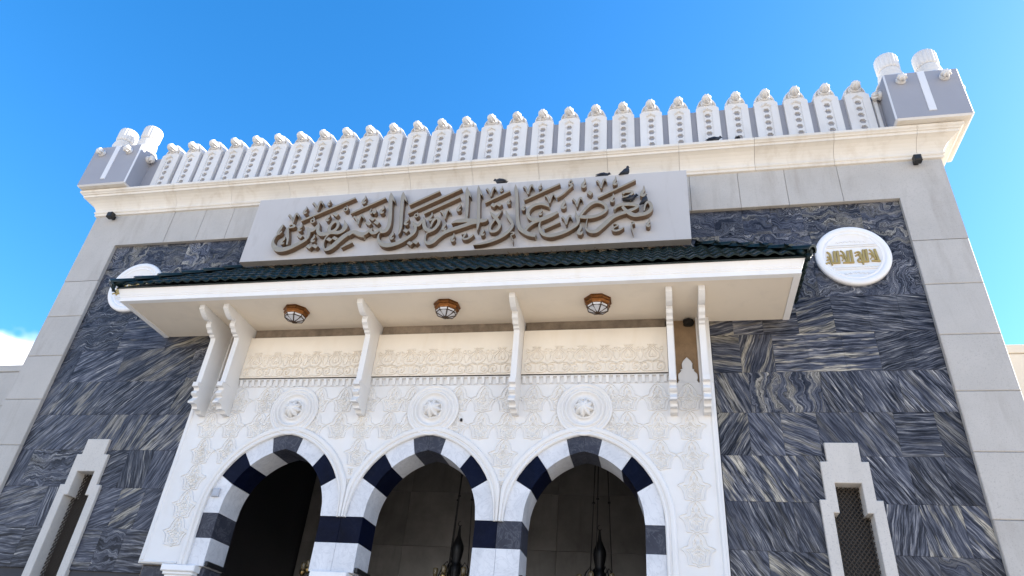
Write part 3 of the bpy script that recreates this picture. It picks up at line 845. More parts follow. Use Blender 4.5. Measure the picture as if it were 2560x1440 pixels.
# ---- brackets
bp = [(-.02, 6.942), (-.935, 6.942), (-.925, 6.87), (-.86, 6.825), (-.79, 6.79), (-.725, 6.775), (-.70, 6.782), (-.695, 6.80), (-.655, 6.80), (-.645, 6.775), (-.655, 6.74), (-.635, 6.70), (-.585, 6.675), (-.555, 6.64), (-.50, 6.635), (-.485, 6.61), (-.445, 6.60),
      (-.43, 6.56), (-.425, 5.822), (-.02, 5.822)]
bq = [(-.02, 5.8215), (-.478, 5.815), (-.480, 5.745), (-.42, 5.735), (-.405, 5.70), (-.445, 5.66), (-.450, 5.635), (-.425, 5.615), (-.38, 5.605), (-.385, 5.58), (-.455, 5.505), (-.45, 5.48), (-.36, 5.49), (-.325, 5.465), (-.315, 5.43), (-.22, 5.44), (-.19, 5.40), (-.02, 5.395)]
def fan_x(poly, name, w, c_=0.008):
    b = MB(); n = len(poly)
    b.prism_x(poly, -w, w)
    return b.mesh(name, 'carved')
bm1 = fan_x(bp[::-1], 'bracket', HBW); bm2 = fan_x(bq[::-1], 'corbel_foot', HBW + .004)
for x in BX:
    o = link('bracket', bm1, gate, (x, 0, 0)); link('corbel_foot', bm2, o)

# ---- canopy: soffit, moulded fascia, hipped roof of glazed tiles
CX_, CYF, CZ = 5.144, -1.144, 6.944
b = MB(); b.box(-CX_ + .09, CX_ - .09, CYF + .03, YM, CZ, CZ + .10); b.build('canopy_soffit', 'soffit', gate)
FP = [(-0.088, CZ - .012), (0.0, CZ - .012), (0.002, 7.000), (0.012, 7.006), (0.012, 7.022), (0.022, 7.034), (0.034, 7.070), (0.052, 7.112), (0.060, 7.128), (0.060, 7.160), (0.05, 7.168), (-0.088, 7.168)]
def fpos(i, d): return [(-CX_ - d, YM), (-CX_ - d, CYF - d), (CX_ + d, CYF - d), (CX_ + d, YM)][i]
b = sweep(fpos, 4, FP); n = len(FP)
for i in range(3): b.face([i * n + n - 1, (i + 1) * n + n - 1, (i + 1) * n, i * n])
b.face(list(range(n))); b.face(list(range(3 * n, 4 * n))[::-1])
b.build('canopy_fascia', 'plaster', gate)
EX, EY, EZ, TZ = 5.245, -1.275, 7.130, 8.31
RUN = YM - EY; SL = math.atan2(TZ - EZ, RUN); SLEN = math.hypot(RUN, TZ - EZ)
b = MB(); h_ = .03
b.add([(-EX + h_, EY + h_, EZ), (EX - h_, EY + h_, EZ), (EX - RUN, YM, TZ - h_), (-EX + RUN, YM, TZ - h_), (EX - h_, YM, EZ), (-EX + h_, YM, EZ)],
      [(0, 1, 2, 3), (1, 4, 2), (5, 0, 3), (0, 5, 4, 1), (5, 3, 2, 4)])
deck = b.build('canopy_roof', 'tile_green', gate)
TP, TLn, NR = 0.166, SLEN / 5, 5
def tile_mesh():
    b = MB(); N = 10; A = 0.032
    f = lambda x: A * (0.5 - 0.5 * math.cos(2 * PI * (x / TP + 0.5)))
    xs = [-TP / 2 - 0.004 + (TP + 0.008) * i / N for i in range(N + 1)]
    top = [(x, 0.0, 0.030 + f(x)) for x in xs] + [(x, TLn * 0.5, 0.019 + f(x)) for x in xs] + [(x, TLn + 0.02, 0.008 + f(x)) for x in xs]
    low = [(x, 0.0, 0.010 + f(x) * 0.9) for x in xs]; bk = [(x, 0.06, 0.005 + f(x) * 0.9) for x in xs]
    W = N + 1; o = len(b.v); b.v += top + low + bk
    for i in range(N):
        b.face([o + i, o + i + 1, o + W + i + 1, o + W + i], 0, True); b.face([o + W + i, o + W + i + 1, o + 2 * W + i + 1, o + 2 * W + i], 0, True)
        b.face([o + 3 * W + i, o + 3 * W + i + 1, o + i + 1, o + i]); b.face([o + 4 * W + i, o + 4 * W + i + 1, o + 3 * W + i + 1, o + 3 * W + i])
    return b.mesh('roof_tile', 'tile_green')
tm = tile_mesh(); rt = random.Random(5)
for r in range(NR):
    f0 = r / NR; ey, ez = EY + RUN * f0, EZ + (TZ - EZ) * f0
    lim = EX - RUN * (f0 + 0.5 / NR)
    nx = int(lim / TP)
    for i in range(-nx, nx + 1):
        o = link('roof_tile', tm, deck, (i * TP + rt.uniform(-.003, .003), ey + rt.uniform(-.004, .004), ez)); o.rotation_euler = (SL + rt.uniform(-.012, .012), rt.uniform(-.02, .02), 0)
    # right-hand hip slope
    ex = EX - RUN * f0
    y = EY + RUN * (f0 + 0.6 / NR)
    while y < YM - 0.05:
        o = link('roof_tile', tm, deck, (ex, y, ez)); o.rotation_euler = (SL + rt.uniform(-.012, .012), rt.uniform(-.02, .02), PI / 2)
        y += TP
hb = MB(); hl = 0.36
for kx in range(9):
    a = PI * kx / 8
    hb.v += [(0.075 * math.cos(a), 0, 0.02 + 0.085 * math.sin(a)), (0.062 * math.cos(a), hl + .03, 0.0 + 0.070 * math.sin(a)), (0.055 * math.cos(a), 0, 0.012 + 0.065 * math.sin(a))]
for kx in range(8):
    p = 3 * kx; hb.face([p, p + 3, p + 4, p + 1], 0, True); hb.face([p + 2, p + 5, p + 3, p])
hm = hb.mesh('hip_tile', 'tile_green')
for s in (-1, 1):
    p0, p1 = Vector((s * EX, EY, EZ)), Vector((s * (EX - RUN), YM, TZ)); d = p1 - p0
    nT = int(d.length / hl)
    for i in range(nT):
        o = link('hip_tile', hm, deck, tuple(p0 + d.normalized() * (i * hl - .05) + Vector((0, 0, .035))))
        q = d.to_track_quat('Y', 'Z'); o.rotation_euler = q.to_euler()
    # upturned end tile at the corner
    b = MB(); c0 = p0 + Vector((0, 0, .05))
    b.tube([c0 + d.normalized() * .14, c0 + d.normalized() * .05, c0 - d.normalized() * .02, c0 - d.normalized() * .05], [.062, .068, .058, .025], 10)
    b.tube([c0 + Vector((0, 0, -.05)), c0 + d.normalized() * .03 + Vector((0, 0, -.13)), c0 + d.normalized() * .09 + Vector((0, 0, -.18))], [.045, .03, .010], 8)
    b.build('hip_end', 'tile_green', deck)

# ---- stepped windows in the marble walls
def window(cx):
    out = [(-.363, 1.6), (.363, 1.6), (.363, 4.330), (.288, 4.330), (.288, 4.815), (.2025, 4.815), (.2025, 5.066), (-.2025, 5.066), (-.2025, 4.815), (-.288, 4.815), (-.288, 4.330), (-.363, 4.330)]
    inn = [(-.225, 1.8), (.225, 1.8), (.225, 4.170), (.157, 4.170), (.157, 4.540), (-.157, 4.540), (-.157, 4.170), (-.225, 4.170)]
    tr_ = lambda p: [(cx + x, z) for x, z in p]
    w = link('window_surround', curve_mesh('window_surround', [tr_(out), tr_(inn)], 0.018, 0.262, 'window_stone', 0.007), gate)
    b = MB()
    st = 0.066; L = 3.2
    def clip(ax, az, bx_, bz, xl, xr, zl, zh):
        t0, t1 = 0.0, 1.0; dx, dz = bx_ - ax, bz - az
        for p, q in ((-dx, ax - xl), (dx, xr - ax), (-dz, az - zl), (dz, zh - az)):
            if abs(p) < 1e-9:
                if q < 0: return None
            else:
                r_ = q / p
                if p < 0: t0 = max(t0, r_)
                else: t1 = min(t1, r_)
        return None if t0 >= t1 else (ax + dx * t0, az + dz * t0, ax + dx * t1, az + dz * t1)
    for (xl, xr, zl, zh) in ((-.225, .225, 1.8, 4.170), (-.157, .157, 4.170, 4.540)):
        for sgn in (1, -1):
            c0 = -6.0
            while c0 < 6.0:
                sg = clip(-1, c0 + sgn * -1.25 + 3, 1, c0 + sgn * 1.25 + 3, xl, xr, zl, zh)
                if sg:
                    ax, az, bx_, bz = sg; yy = 0.195 if sgn > 0 else 0.203
                    dx, dz = bx_ - ax, bz - az; Ls = math.hypot(dx, dz); px_, pz_ = -dz / Ls * .0055, dx / Ls * .0055
                    b.add([(cx + ax + px_, yy, az + pz_), (cx + bx_ + px_, yy, bz + pz_), (cx + bx_ - px_, yy, bz - pz_), (cx + ax - px_, yy, az - pz_)], [(0, 1, 2, 3)])
                    b.add([(cx + ax - px_, yy, az - pz_), (cx + bx_ - px_, yy, bz - pz_), (cx + bx_ - px_, yy + .008, bz - pz_), (cx + ax - px_, yy + .008, az - pz_)], [(0, 1, 2, 3)])
                c0 += st
        # bosses where the bars cross
        zz = zl; 
    for ix in range(-6, 7):
        for iz in range(0, 110):
            x = ix * st / 2.5; z = 1.8 + iz * st / 2
            if (ix + iz) % 2: continue
            hwid = .225 if z < 4.17 else .157
            if abs(x) < hwid - .01 and z < 4.53: 
                b.lathe([(.011, 0), (.011, .006), (.004, .011)], (cx + x, 0.195, z + 0.0), 6, 'y')
    b.build('grille', 'grille', w)
    b = MB(); b.box(cx - .24, cx + .24, 0.285, 0.297, 1.7, 4.58); b.build('dark_pane', 'black', w)
window(WC); window(-5.580)

# ---- columns and capitals carrying the arcade, porch inside
for i, x in enumerate((-3.335, -1.100, 1.120, 3.345)):
    b = MB()
    for z0, z1, hw in ((3.125, 3.212, .262), (3.085, 3.125, .235), (2.98, 3.085, .21)):
        b.cbox(x - hw, x + hw, -0.13 + (.262 - hw), -0.13 + 2 * .262 - (.262 - hw) , z0, z1 - .001, .012)
    b.build('capital', 'plaster', gate)
    b = MB(); b.lathe([(.23, .1), (.2, .35), (.185, 1.6), (.175, 2.9), (.20, 2.98)], (x, 0.13, 0), 16); b.lathe([(.30, 0), (.30, .1)], (x, .13, 0), 8); b.build('column_shaft', 'white_marble', gate)
for x0, x1 in ((-4.0, -3.02), (3.02, 3.99)):
    b = MB(); b.cbox(x0, x1, 0.02, 0.44, 0, 3.205, .012); b.build('jamb_pier', 'grey_sheen_marble', gate)
for x in ACX:
    b = MB(); b.cbox(x - HI + .002, x - HI + .042, -0.03, 0.455, 3.222, 3.285, .006); b.build('light_bar', 'black', gate)
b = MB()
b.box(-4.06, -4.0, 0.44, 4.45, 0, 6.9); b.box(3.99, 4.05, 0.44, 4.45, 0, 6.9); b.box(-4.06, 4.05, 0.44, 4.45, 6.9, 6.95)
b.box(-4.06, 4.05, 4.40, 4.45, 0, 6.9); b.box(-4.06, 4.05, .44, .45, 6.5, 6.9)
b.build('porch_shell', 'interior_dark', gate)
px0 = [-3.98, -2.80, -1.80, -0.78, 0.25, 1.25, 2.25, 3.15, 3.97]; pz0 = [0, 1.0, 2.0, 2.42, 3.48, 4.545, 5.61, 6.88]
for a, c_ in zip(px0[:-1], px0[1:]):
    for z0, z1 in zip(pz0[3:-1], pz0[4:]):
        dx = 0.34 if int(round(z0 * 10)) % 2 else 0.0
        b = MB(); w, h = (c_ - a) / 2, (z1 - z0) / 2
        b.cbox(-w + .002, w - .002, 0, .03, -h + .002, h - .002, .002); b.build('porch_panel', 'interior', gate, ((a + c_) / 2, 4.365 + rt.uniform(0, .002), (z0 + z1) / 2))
# ================================================================== WINGS OF THE WALL ON EITHER SIDE
def wing(x0, x1, label, mat):
    w = thing('wing_wall', label, 'wall', ((x0 + x1) / 2, 1.4, 0))
    xc = (x0 + x1) / 2; L = x1 - x0
    b = MB(); b.box(-L / 2 + .01, L / 2 - .01, .02, .5, 0, 7.12); b.build('core', mat, w)
    zs = [0, 1.2, 2.4, 3.6, 4.8, 5.45, 6.26, 7.0]
    n = int(round(L / 1.15))
    for z0, z1 in zip(zs[:-1], zs[1:]):
        for i in range(n):
            a = -L / 2 + L * i / n; c_ = -L / 2 + L * (i + 1) / n
            b = MB(); b.cbox(a + .003, c_ - .003, 0, .06, z0 + .003, z1 - .003, .008); b.build('stone_block', mat, w)
    b = MB(); b.cbox(-L / 2, L / 2, -.02, .52, 7.003, 7.15, .01); b.build('coping', mat, w)
wing(-16.0, -7.78, 'grey stone side wall in shade at the left edge beside the gateway', 'granite')
wing(7.78, 16.0, 'cream stone side wall at the right edge beside the gateway', 'cream_wall')

# ================================================================== CALLIGRAPHY SIGN
SIGN_Y = -0.38
sign = thing('calligraphy_sign', 'long pale sign board with raised taupe Arabic calligraphy above the tiled canopy', 'sign', (0, SIGN_Y, 8.155))
b = MB()
b.prism_y([(-3.838, 0), (3.838, -.008), (3.838, 1.395), (-3.838, 1.395)], 0, 0.15, 0, 0.006)
b.build('board', 'sign_board', sign)
b = MB()
for x in (-3.2, -1.6, 0, 1.6, 3.2):
    b.box(x - .03, x + .03, .151, .46, .25, .31); b.box(x - .03, x + .03, .151, .46, 1.05, 1.11)
b.build('mounting_bar', 'iron', sign)
L, V = 'letter', 'vowel_mark'
SIGN_STROKES = [(L,[[(-2632,8752,15),(-2603,8701,74),(-2543,8680,79),(-2494,8709,58),(-2463,8795,21)],[(-2449,8844,23),(-2439,8755,58),(-2419,8655,63),(-2361,8591,78),(-2283,8578,85),(-2215,8602,83),(-2133,8611,83),(-2027,8595,77),(-1953,8633,83),(-1920,8728,85),(-1971,8863,8)],[(-2593,8672,63),(-2577,8590,58),(-2586,8515,57),(-2644,8449,63),(-2758,8381,78),(-2864,8324,88),(-2979,8294,99),(-3086,8306,99),(-3171,8370,84),(-3220,8460,53),(-3215,8557,32),(-3183,8615,26),(-3130,8666,34),(-3114,8704,13)],[(-2189,8611,73),(-2216,8706,61),(-2179,8807,61),(-2112,8843,61),(-2068,8793,55),(-2067,8706,52),(-2105,8649,52),(-2162,8615,52)]]),(L,[[(-1531,8498,81),(-1618,8524,86),(-1711,8578,82),(-1803,8579,82),(-1898,8511,92),(-1985,8410,92),(-2063,8310,91),(-2141,8252,81),(-2206,8237,36)],[(-2203,8251,34),(-2243,8353,25),(-2246,8460,25),(-2211,8548,29),(-2165,8588,31)],[(-1415,8646,12),(-1460,8598,46),(-1514,8548,66),(-1582,8526,86),(-1651,8552,81),(-1722,8586,77),(-1783,8572,77),(-1830,8535,84)],[(-1261,8643,12),(-1288,8596,50),(-1323,8546,60),(-1376,8539,65),(-1424,8574,53),(-1416,8650,10)],[(-1209,9417,9),(-1192,9321,69),(-1169,9133,68),(-1133,8909,64),(-1116,8713,69),(-1142,8586,75),(-1199,8553,72),(-1240,8582,62),(-1263,8648,12)],[(-1194,9384,23),(-1144,9277,42),(-1102,9193,6)]]),(L,[[(-985,9421,8),(-977,9320,65),(-956,9116,62),(-934,8894,61),(-903,8675,55),(-903,8548,45),(-915,8465,8)],[(-969,9382,23),(-925,9270,42),(-881,9185,6)]]),(L,[[(-695,8737,16),(-668,8680,65),(-619,8652,69),(-569,8672,60),(-528,8760,22)],[(-517,8820,16),(-502,8721,55),(-478,8623,64),(-427,8546,69),(-353,8520,63),(-289,8557,59),(-241,8648,59),(-235,8733,57),(-277,8782,56),(-317,8755,52),(-351,8683,39),(-363,8594,29)],[(-646,8651,55),(-628,8571,51),(-646,8488,54),(-729,8405,64),(-838,8322,73),(-969,8271,83),(-1091,8263,88),(-1188,8306,74),(-1254,8393,50),(-1267,8489,26),(-1241,8540,16)]]),(L,[[(-350,8493,21),(-412,8472,23),(-430,8390,27),(-417,8307,40),(-359,8262,72),(-285,8288,81),(-204,8380,77),(-111,8459,77),(2,8513,77),(134,8556,77),(249,8597,77),(347,8636,82),(448,8645,82)],[(-10,8644,14),(58,8684,63),(152,8691,83),(247,8691,85),(368,8679,85),(480,8666,85),(565,8669,69),(602,8703,25)],[(175,9426,8),(184,9320,61),(209,9130,58),(225,8954,54),(234,8803,51),(236,8708,41)],[(196,9358,22),(232,9271,40),(266,9182,6)],[(376,9435,8),(388,9335,56),(412,9112,55),(433,8894,54),(453,8681,53),(456,8576,46),(454,8447,8)],[(400,9351,22),(435,9264,40),(466,9196,6)]]),(L,[[(633,8844,14),(691,8768,53),(768,8673,57),(816,8581,52),(812,8509,56),(764,8441,61),(697,8433,56),(660,8479,47),(669,8561,43),(710,8651,43),(777,8756,43),(835,8871,10)]]),(L,[[(902,8844,13),(938,8749,57),(997,8640,57),(1032,8560,54),(1018,8474,56),(943,8377,65),(827,8295,69),(692,8233,60),(546,8193,42),(417,8176,20)]]),(L,[[(1021,9406,8),(1034,9311,59),(1063,9144,54),(1085,8927,53),(1104,8715,57),(1128,8558,65),(1168,8458,70),(1239,8387,78),(1324,8331,78),(1432,8292,64)],[(1254,8396,46),(1290,8475,54),(1383,8565,65),(1471,8604,79),(1551,8634,84),(1655,8683,79),(1770,8748,52)],[(1625,8868,25),(1561,8918,49),(1476,8943,55),(1377,8925,62),(1306,8867,62),(1274,8775,62),(1301,8679,61),(1363,8623,70),(1437,8612,79),(1503,8614,79)]]),(L,[[(2130,8636,41),(2180,8724,46),(2250,8822,55),(2322,8887,60),(2402,8911,60),(2482,8884,60),(2538,8827,55),(2553,8756,55),(2507,8683,59),(2421,8632,59),(2326,8609,65),(2222,8611,71),(2126,8624,66)],[(2059,8742,9),(2073,8661,46),(2099,8598,62),(2105,8516,50),(2067,8449,50),(1997,8394,54),(1903,8341,63),(1793,8298,67),(1674,8277,72),(1576,8304,68),(1516,8368,53),(1483,8461,35),(1486,8542,22),(1505,8576,15)]]),(L,[[(2677,8731,33),(2705,8785,55),(2769,8819,64),(2855,8824,68),(2950,8816,68),(3027,8787,60),(3041,8756,45),(2987,8719,54),(2893,8678,67),(2799,8645,67),(2697,8603,67),(2618,8548,72),(2540,8464,76),(2462,8380,75),(2393,8316,71),(2314,8312,64),(2255,8350,43),(2228,8397,16)],[(2236,8386,18),(2237,8476,14),(2251,8571,11)],[(2808,8777,47),(2854,8702,59),(2916,8634,72),(2993,8588,76),(3078,8591,71),(3163,8607,71),(3234,8661,62),(3258,8740,54),(3238,8815,52),(3200,8835,45),(3160,8779,31),(3145,8663,25)]]),(V,[[(-2809,8909,39),(-2339,9134,39),(-1867,9359,39)]]),(V,[[(-1908,8277,38),(-1815,8327,38),(-1723,8377,38)]]),(V,[[(-1891,9007,38),(-1591,9159,38),(-1290,9312,38)]]),(V,[[(-832,9111,37),(-571,9246,37),(-309,9380,37)]]),(V,[[(-825,8929,37),(-374,9163,37),(80,9399,37)]]),(V,[[(-534,8901,36),(-232,9056,36),(72,9213,36)]]),(V,[[(522,9051,36),(729,9162,36),(936,9273,36)]]),(V,[[(1189,9052,37),(1484,9203,37),(1781,9353,37)]]),(V,[[(1562,8423,33),(1687,8484,33),(1813,8545,33)]]),(V,[[(2413,8999,34),(2715,9159,34),(3019,9320,34)]]),(V,[[(-2780,9236,11),(-2771,9177,37),(-2794,9134,47),(-2795,9096,46),(-2766,9077,40),(-2742,9105,20)]]),(V,[[(-2352,9348,8),(-2349,9305,27),(-2367,9276,34),(-2370,9248,34),(-2350,9233,29),(-2331,9252,15)]]),(V,[[(-2285,9018,10),(-2282,8965,35),(-2309,8929,43),(-2314,8896,43),(-2289,8875,37),(-2262,8897,19)]]),(V,[[(-2765,8843,11),(-2763,8784,38),(-2793,8747,48),(-2799,8710,47),(-2770,8688,41),(-2741,8711,21)]]),(V,[[(-3029,8579,11),(-3026,8521,39),(-3055,8482,48),(-3060,8445,48),(-3031,8423,42),(-3001,8447,21)]]),(V,[[(-2468,8588,11),(-2459,8530,36),(-2482,8488,45),(-2483,8450,45),(-2455,8433,39),(-2430,8460,20)]]),(V,[[(-1685,9394,12),(-1678,9330,40),(-1705,9284,50),(-1708,9242,49),(-1679,9221,43),(-1651,9251,21)]]),(V,[[(-1295,9140,12),(-1292,9077,40),(-1323,9033,49),(-1328,8993,49),(-1300,8970,43),(-1270,8998,21)]]),(V,[[(-1021,8558,11),(-1015,8497,38),(-1042,8453,47),(-1045,8413,47),(-1017,8394,41),(-991,8423,20)]]),(V,[[(-797,8842,11),(-797,8782,37),(-826,8742,46),(-833,8704,46),(-807,8683,40),(-778,8709,20)]]),(V,[[(-384,8907,11),(-380,8847,37),(-407,8803,46),(-411,8764,46),(-385,8745,40),(-358,8774,20)]]),(V,[[(93,9076,11),(94,9015,37),(66,8971,46),(60,8932,46),(86,8912,40),(113,8941,20)]]),(V,[[(-126,8695,11),(-119,8631,39),(-143,8581,48),(-146,8539,48),(-118,8522,41),(-92,8555,21)]]),(V,[[(59,8437,10),(64,8378,36),(40,8333,45),(37,8294,44),(63,8278,38),(87,8308,19)]]),(V,[[(559,8515,10),(562,8460,33),(537,8418,41),(533,8382,41),(557,8366,36),(581,8394,18)]]),(V,[[(793,9397,8),(796,9353,26),(777,9319,33),(774,9290,33),(792,9277,28),(810,9300,14)]]),(V,[[(950,9123,9),(949,9074,30),(925,9038,37),(919,9006,37),(939,8990,32),(962,9013,16)]]),(V,[[(1460,9396,8),(1460,9352,26),(1440,9320,32),(1435,9292,32),(1452,9278,28),(1471,9300,14)]]),(V,[[(1202,8978,9),(1206,8927,30),(1185,8886,38),(1181,8852,38),(1203,8839,33),(1224,8866,16)]]),(V,[[(1498,8846,8),(1499,8798,29),(1477,8761,36),(1472,8729,36),(1491,8715,31),(1513,8740,15)]]),(V,[[(1870,9018,12),(1873,8947,42),(1843,8891,52),(1838,8844,52),(1866,8826,45),(1896,8864,22)]]),(V,[[(2193,9433,12),(2194,9363,41),(2164,9309,51),(2158,9263,50),(2185,9244,44),(2214,9281,22)]]),(V,[[(2699,9429,11),(2702,9365,37),(2676,9312,46),(2672,9269,46),(2697,9254,40),(2722,9291,20)]]),(V,[[(2662,9061,10),(2662,9001,35),(2635,8953,44),(2629,8913,44),(2652,8897,38),(2678,8930,19)]]),(V,[[(3150,9183,13),(3151,9107,44),(3119,9044,55),(3112,8994,54),(3141,8976,47),(3172,9019,24)]]),(V,[[(3218,8515,10),(3216,8456,34),(3189,8409,43),(3181,8370,43),(3204,8355,37),(3230,8387,18)]]),(V,[[(2141,8485,13),(2150,8411,44),(2123,8346,55),(2121,8296,55),(2153,8281,47),(2181,8326,24)]]),(V,[[(-3081,9066,49),(-3031,9028,37),(-2993,8968,31),(-2948,8881,15),(-2956,8988,33),(-2946,9072,42),(-2920,9082,33),(-2874,9010,15)]]),(V,[[(-2672,9308,49),(-2623,9270,37),(-2586,9209,31),(-2543,9120,15),(-2549,9229,33),(-2538,9315,42),(-2511,9324,33),(-2467,9251,15)]]),(V,[[(-1809,8928,46),(-1764,8892,36),(-1730,8834,29),(-1692,8749,14),(-1694,8853,31),(-1680,8935,40),(-1654,8944,31),(-1615,8875,15)]]),(V,[[(522,9357,44),(561,9320,34),(586,9262,28),(614,9177,14),(623,9281,30),(644,9363,38),(669,9371,30),(699,9302,14)]]),(V,[[(-237,8931,44),(-196,8896,34),(-169,8840,28),(-138,8757,14),(-133,8859,30),(-114,8938,38),(-89,8947,30),(-56,8879,14)]]),(V,[[(1168,9349,44),(1205,9312,34),(1228,9255,27),(1253,9171,14),(1265,9274,29),(1288,9354,38),(1313,9363,30),(1340,9295,14)]]),(V,[[(1548,9119,42),(1583,9083,33),(1605,9028,27),(1627,8946,13),(1641,9046,29),(1665,9125,37),(1689,9133,29),(1715,9067,13)]]),(V,[[(2006,9003,41),(2040,8968,32),(2060,8914,26),(2080,8834,13),(2096,8932,28),(2121,9009,36),(2145,9017,28),(2168,8952,13)]]),(V,[[(1843,8643,41),(1877,8609,31),(1897,8557,26),(1918,8480,13),(1932,8575,27),(1956,8649,35),(1980,8658,28),(2004,8595,13)]]),(V,[[(2394,9365,42),(2427,9330,32),(2447,9274,27),(2465,9191,13),(2483,9292,29),(2509,9371,36),(2534,9379,29),(2556,9312,13)]]),(V,[[(-3134,8852,33),(-3164,8751,54),(-3184,8670,48),(-3158,8635,38),(-3115,8682,24)]]),(V,[[(-3009,8820,24),(-2957,8842,32),(-2897,8799,43),(-2958,8776,38),(-3011,8763,32),(-2987,8651,43),(-2953,8528,42),(-2937,8398,31)]]),(V,[[(-1516,9085,19),(-1530,9017,29),(-1494,8976,29),(-1478,9036,21),(-1442,8972,29),(-1422,9009,29),(-1440,9079,13)]]),(V,[[(278,8432,17),(241,8360,28),(222,8320,36),(283,8303,42),(347,8337,38),(400,8390,25)]]),(V,[[(191,8404,13),(250,8407,27),(234,8365,25)]]),(V,[[(1933,9367,25),(1961,9416,25),(1990,9367,27),(1955,9332,27),(1933,9361,23)]]),(V,[[(1925,9340,27),(1985,9300,39),(1953,9259,34),(1889,9180,31),(1826,9109,29),(1743,9051,25)]]),(V,[[(1017,8382,20),(1049,8392,22),(1076,8363,28),(1045,8342,28),(1026,8321,15),(1059,8249,14),(1069,8164,5)]]),(V,[[(2814,9046,37),(2842,9077,46),(2898,9083,51),(2958,9078,46),(2965,9043,44),(2905,8996,33),(2809,8973,24)]]),(V,[[(2661,8435,12),(2704,8442,22),(2731,8410,26),(2680,8374,26),(2649,8337,35),(2688,8303,39),(2757,8318,39),(2826,8364,18)]]),(V,[[(2938,8454,16),(2967,8457,22),(2986,8423,26),(2945,8419,25),(2946,8345,24),(2967,8215,5)]]),(V,[[(-2617,8893,24),(-2592,8932,24),(-2542,8893,26),(-2567,8852,28),(-2612,8882,24)]]),(V,[[(-2586,8986,6),(-2558,8939,19),(-2542,8886,24)]]),(V,[[(-2042,9114,24),(-2017,9154,24),(-1969,9114,26),(-1994,9073,28),(-2038,9104,24)]]),(V,[[(-1999,9201,6),(-1978,9157,19),(-1969,9107,24)]]),(V,[[(-695,8870,22),(-669,8908,22),(-625,8870,24),(-652,8831,26),(-691,8860,22)]]),(V,[[(-651,8939,6),(-633,8904,18),(-626,8863,22)]])]
SIGN_DOTS = [[(-2226,9005),(-2191,9064),(-2111,9007),(-2145,8948)],[(-2794,8569),(-2761,8626),(-2679,8572),(-2713,8514)],[(-2222,8459),(-2184,8508),(-2103,8460),(-2141,8411)],[(-2120,8475),(-2081,8524),(-2001,8477),(-2039,8428)],[(-2569,8329),(-2532,8382),(-2449,8331),(-2486,8278)],[(-2455,8330),(-2418,8384),(-2335,8332),(-2372,8279)],[(-1513,8851),(-1475,8901),(-1398,8852),(-1436,8802)],[(-1559,8756),(-1521,8809),(-1444,8758),(-1481,8706)],[(-1413,8762),(-1376,8814),(-1299,8763),(-1337,8711)],[(-847,8550),(-811,8603),(-739,8552),(-775,8499)],[(-734,8280),(-695,8329),(-622,8282),(-661,8232)],[(-641,8298),(-602,8348),(-529,8300),(-568,8251)],[(620,8982),(661,9035),(731,8983),(689,8930)],[(718,8987),(759,9038),(829,8987),(787,8937)],[(2232,9107),(2272,9167),(2331,9110),(2291,9050)]]

def extrude_strokes(comp, y0, y1, sub=5):
    """several pen strokes with thickness; fronts step by a hair so crossing strokes never share a plane"""
    b = MB()
    for si, st in enumerate(comp):
        P = CRs([(x / 1000, z / 1000, w / 1000) for x, z, w in st], sub); n = len(P); o = len(b.v)
        for i, (x, z, w) in enumerate(P):
            a, c_ = P[max(0, i - 1)], P[min(n - 1, i + 1)]
            dx, dz = c_[0] - a[0], c_[1] - a[1]; Ln = math.hypot(dx, dz) or 1e-6
            nx, nz = -dz / Ln, dx / Ln; hw = max(w, .003) / 2
            yf = y0 - 0.0035 * (i / n) - 0.0022 * si
            e = min(.005, hw * .5)
            b.v += [(x - nx * (hw - e), yf, z - nz * (hw - e)), (x + nx * (hw - e), yf, z + nz * (hw - e)), (x + nx * hw, yf + e, z + nz * hw), (x + nx * hw, y1, z + nz * hw), (x - nx * hw, y1, z - nz * hw), (x - nx * hw, yf + e, z - nz * hw)]
        for i in range(n - 1):
            p, q = o + 6 * i, o + 6 * i + 6
            for kx in range(6):
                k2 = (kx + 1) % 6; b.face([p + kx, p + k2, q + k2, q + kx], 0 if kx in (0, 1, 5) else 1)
        b.face([o + kx for kx in range(6)]); b.face([o + 6 * (n - 1) + kx for kx in reversed(range(6))])
    return b
for kind, comp in SIGN_STROKES:
    zoff = 8.155
    comp2 = [[(x, z - 8155, w) for x, z, w in st] for st in comp]
    b = extrude_strokes(comp2, -0.110, -0.012)
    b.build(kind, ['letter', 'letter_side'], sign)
for d in SIGN_DOTS:
    b = MB(); b.prism_y([(x / 1000, z / 1000 - 8.155) for x, z in d], -0.112, -0.012, 0, .005)
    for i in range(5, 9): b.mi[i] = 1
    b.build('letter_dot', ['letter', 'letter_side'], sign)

# twigs and nest litter caught between the sign and the tiles
tw = MB(); rr = random.Random(21)
for i in range(420):
    x = rr.uniform(-3.7, 3.75); y = rr.uniform(-0.30, 0.0); z = EZ + (y - EY) * math.tan(SL) + rr.uniform(.06, .12)
    a = rr.uniform(0, PI); l = rr.uniform(.05, .16); e = rr.uniform(-.5, .5)
    d = Vector((math.cos(a), math.sin(a) * .6, e)) * l / 2
    tw.tube([(x - d.x, y - d.y, z - d.z), (x, y, z + .01), (x + d.x, y + d.y, z + d.z)], rr.uniform(.003, .006), 4, 0, False)
tag(tw.build('twig_litter', 'twig'), 'brown twigs and nest litter on the tiles under the sign board', 'twigs', kind='stuff')

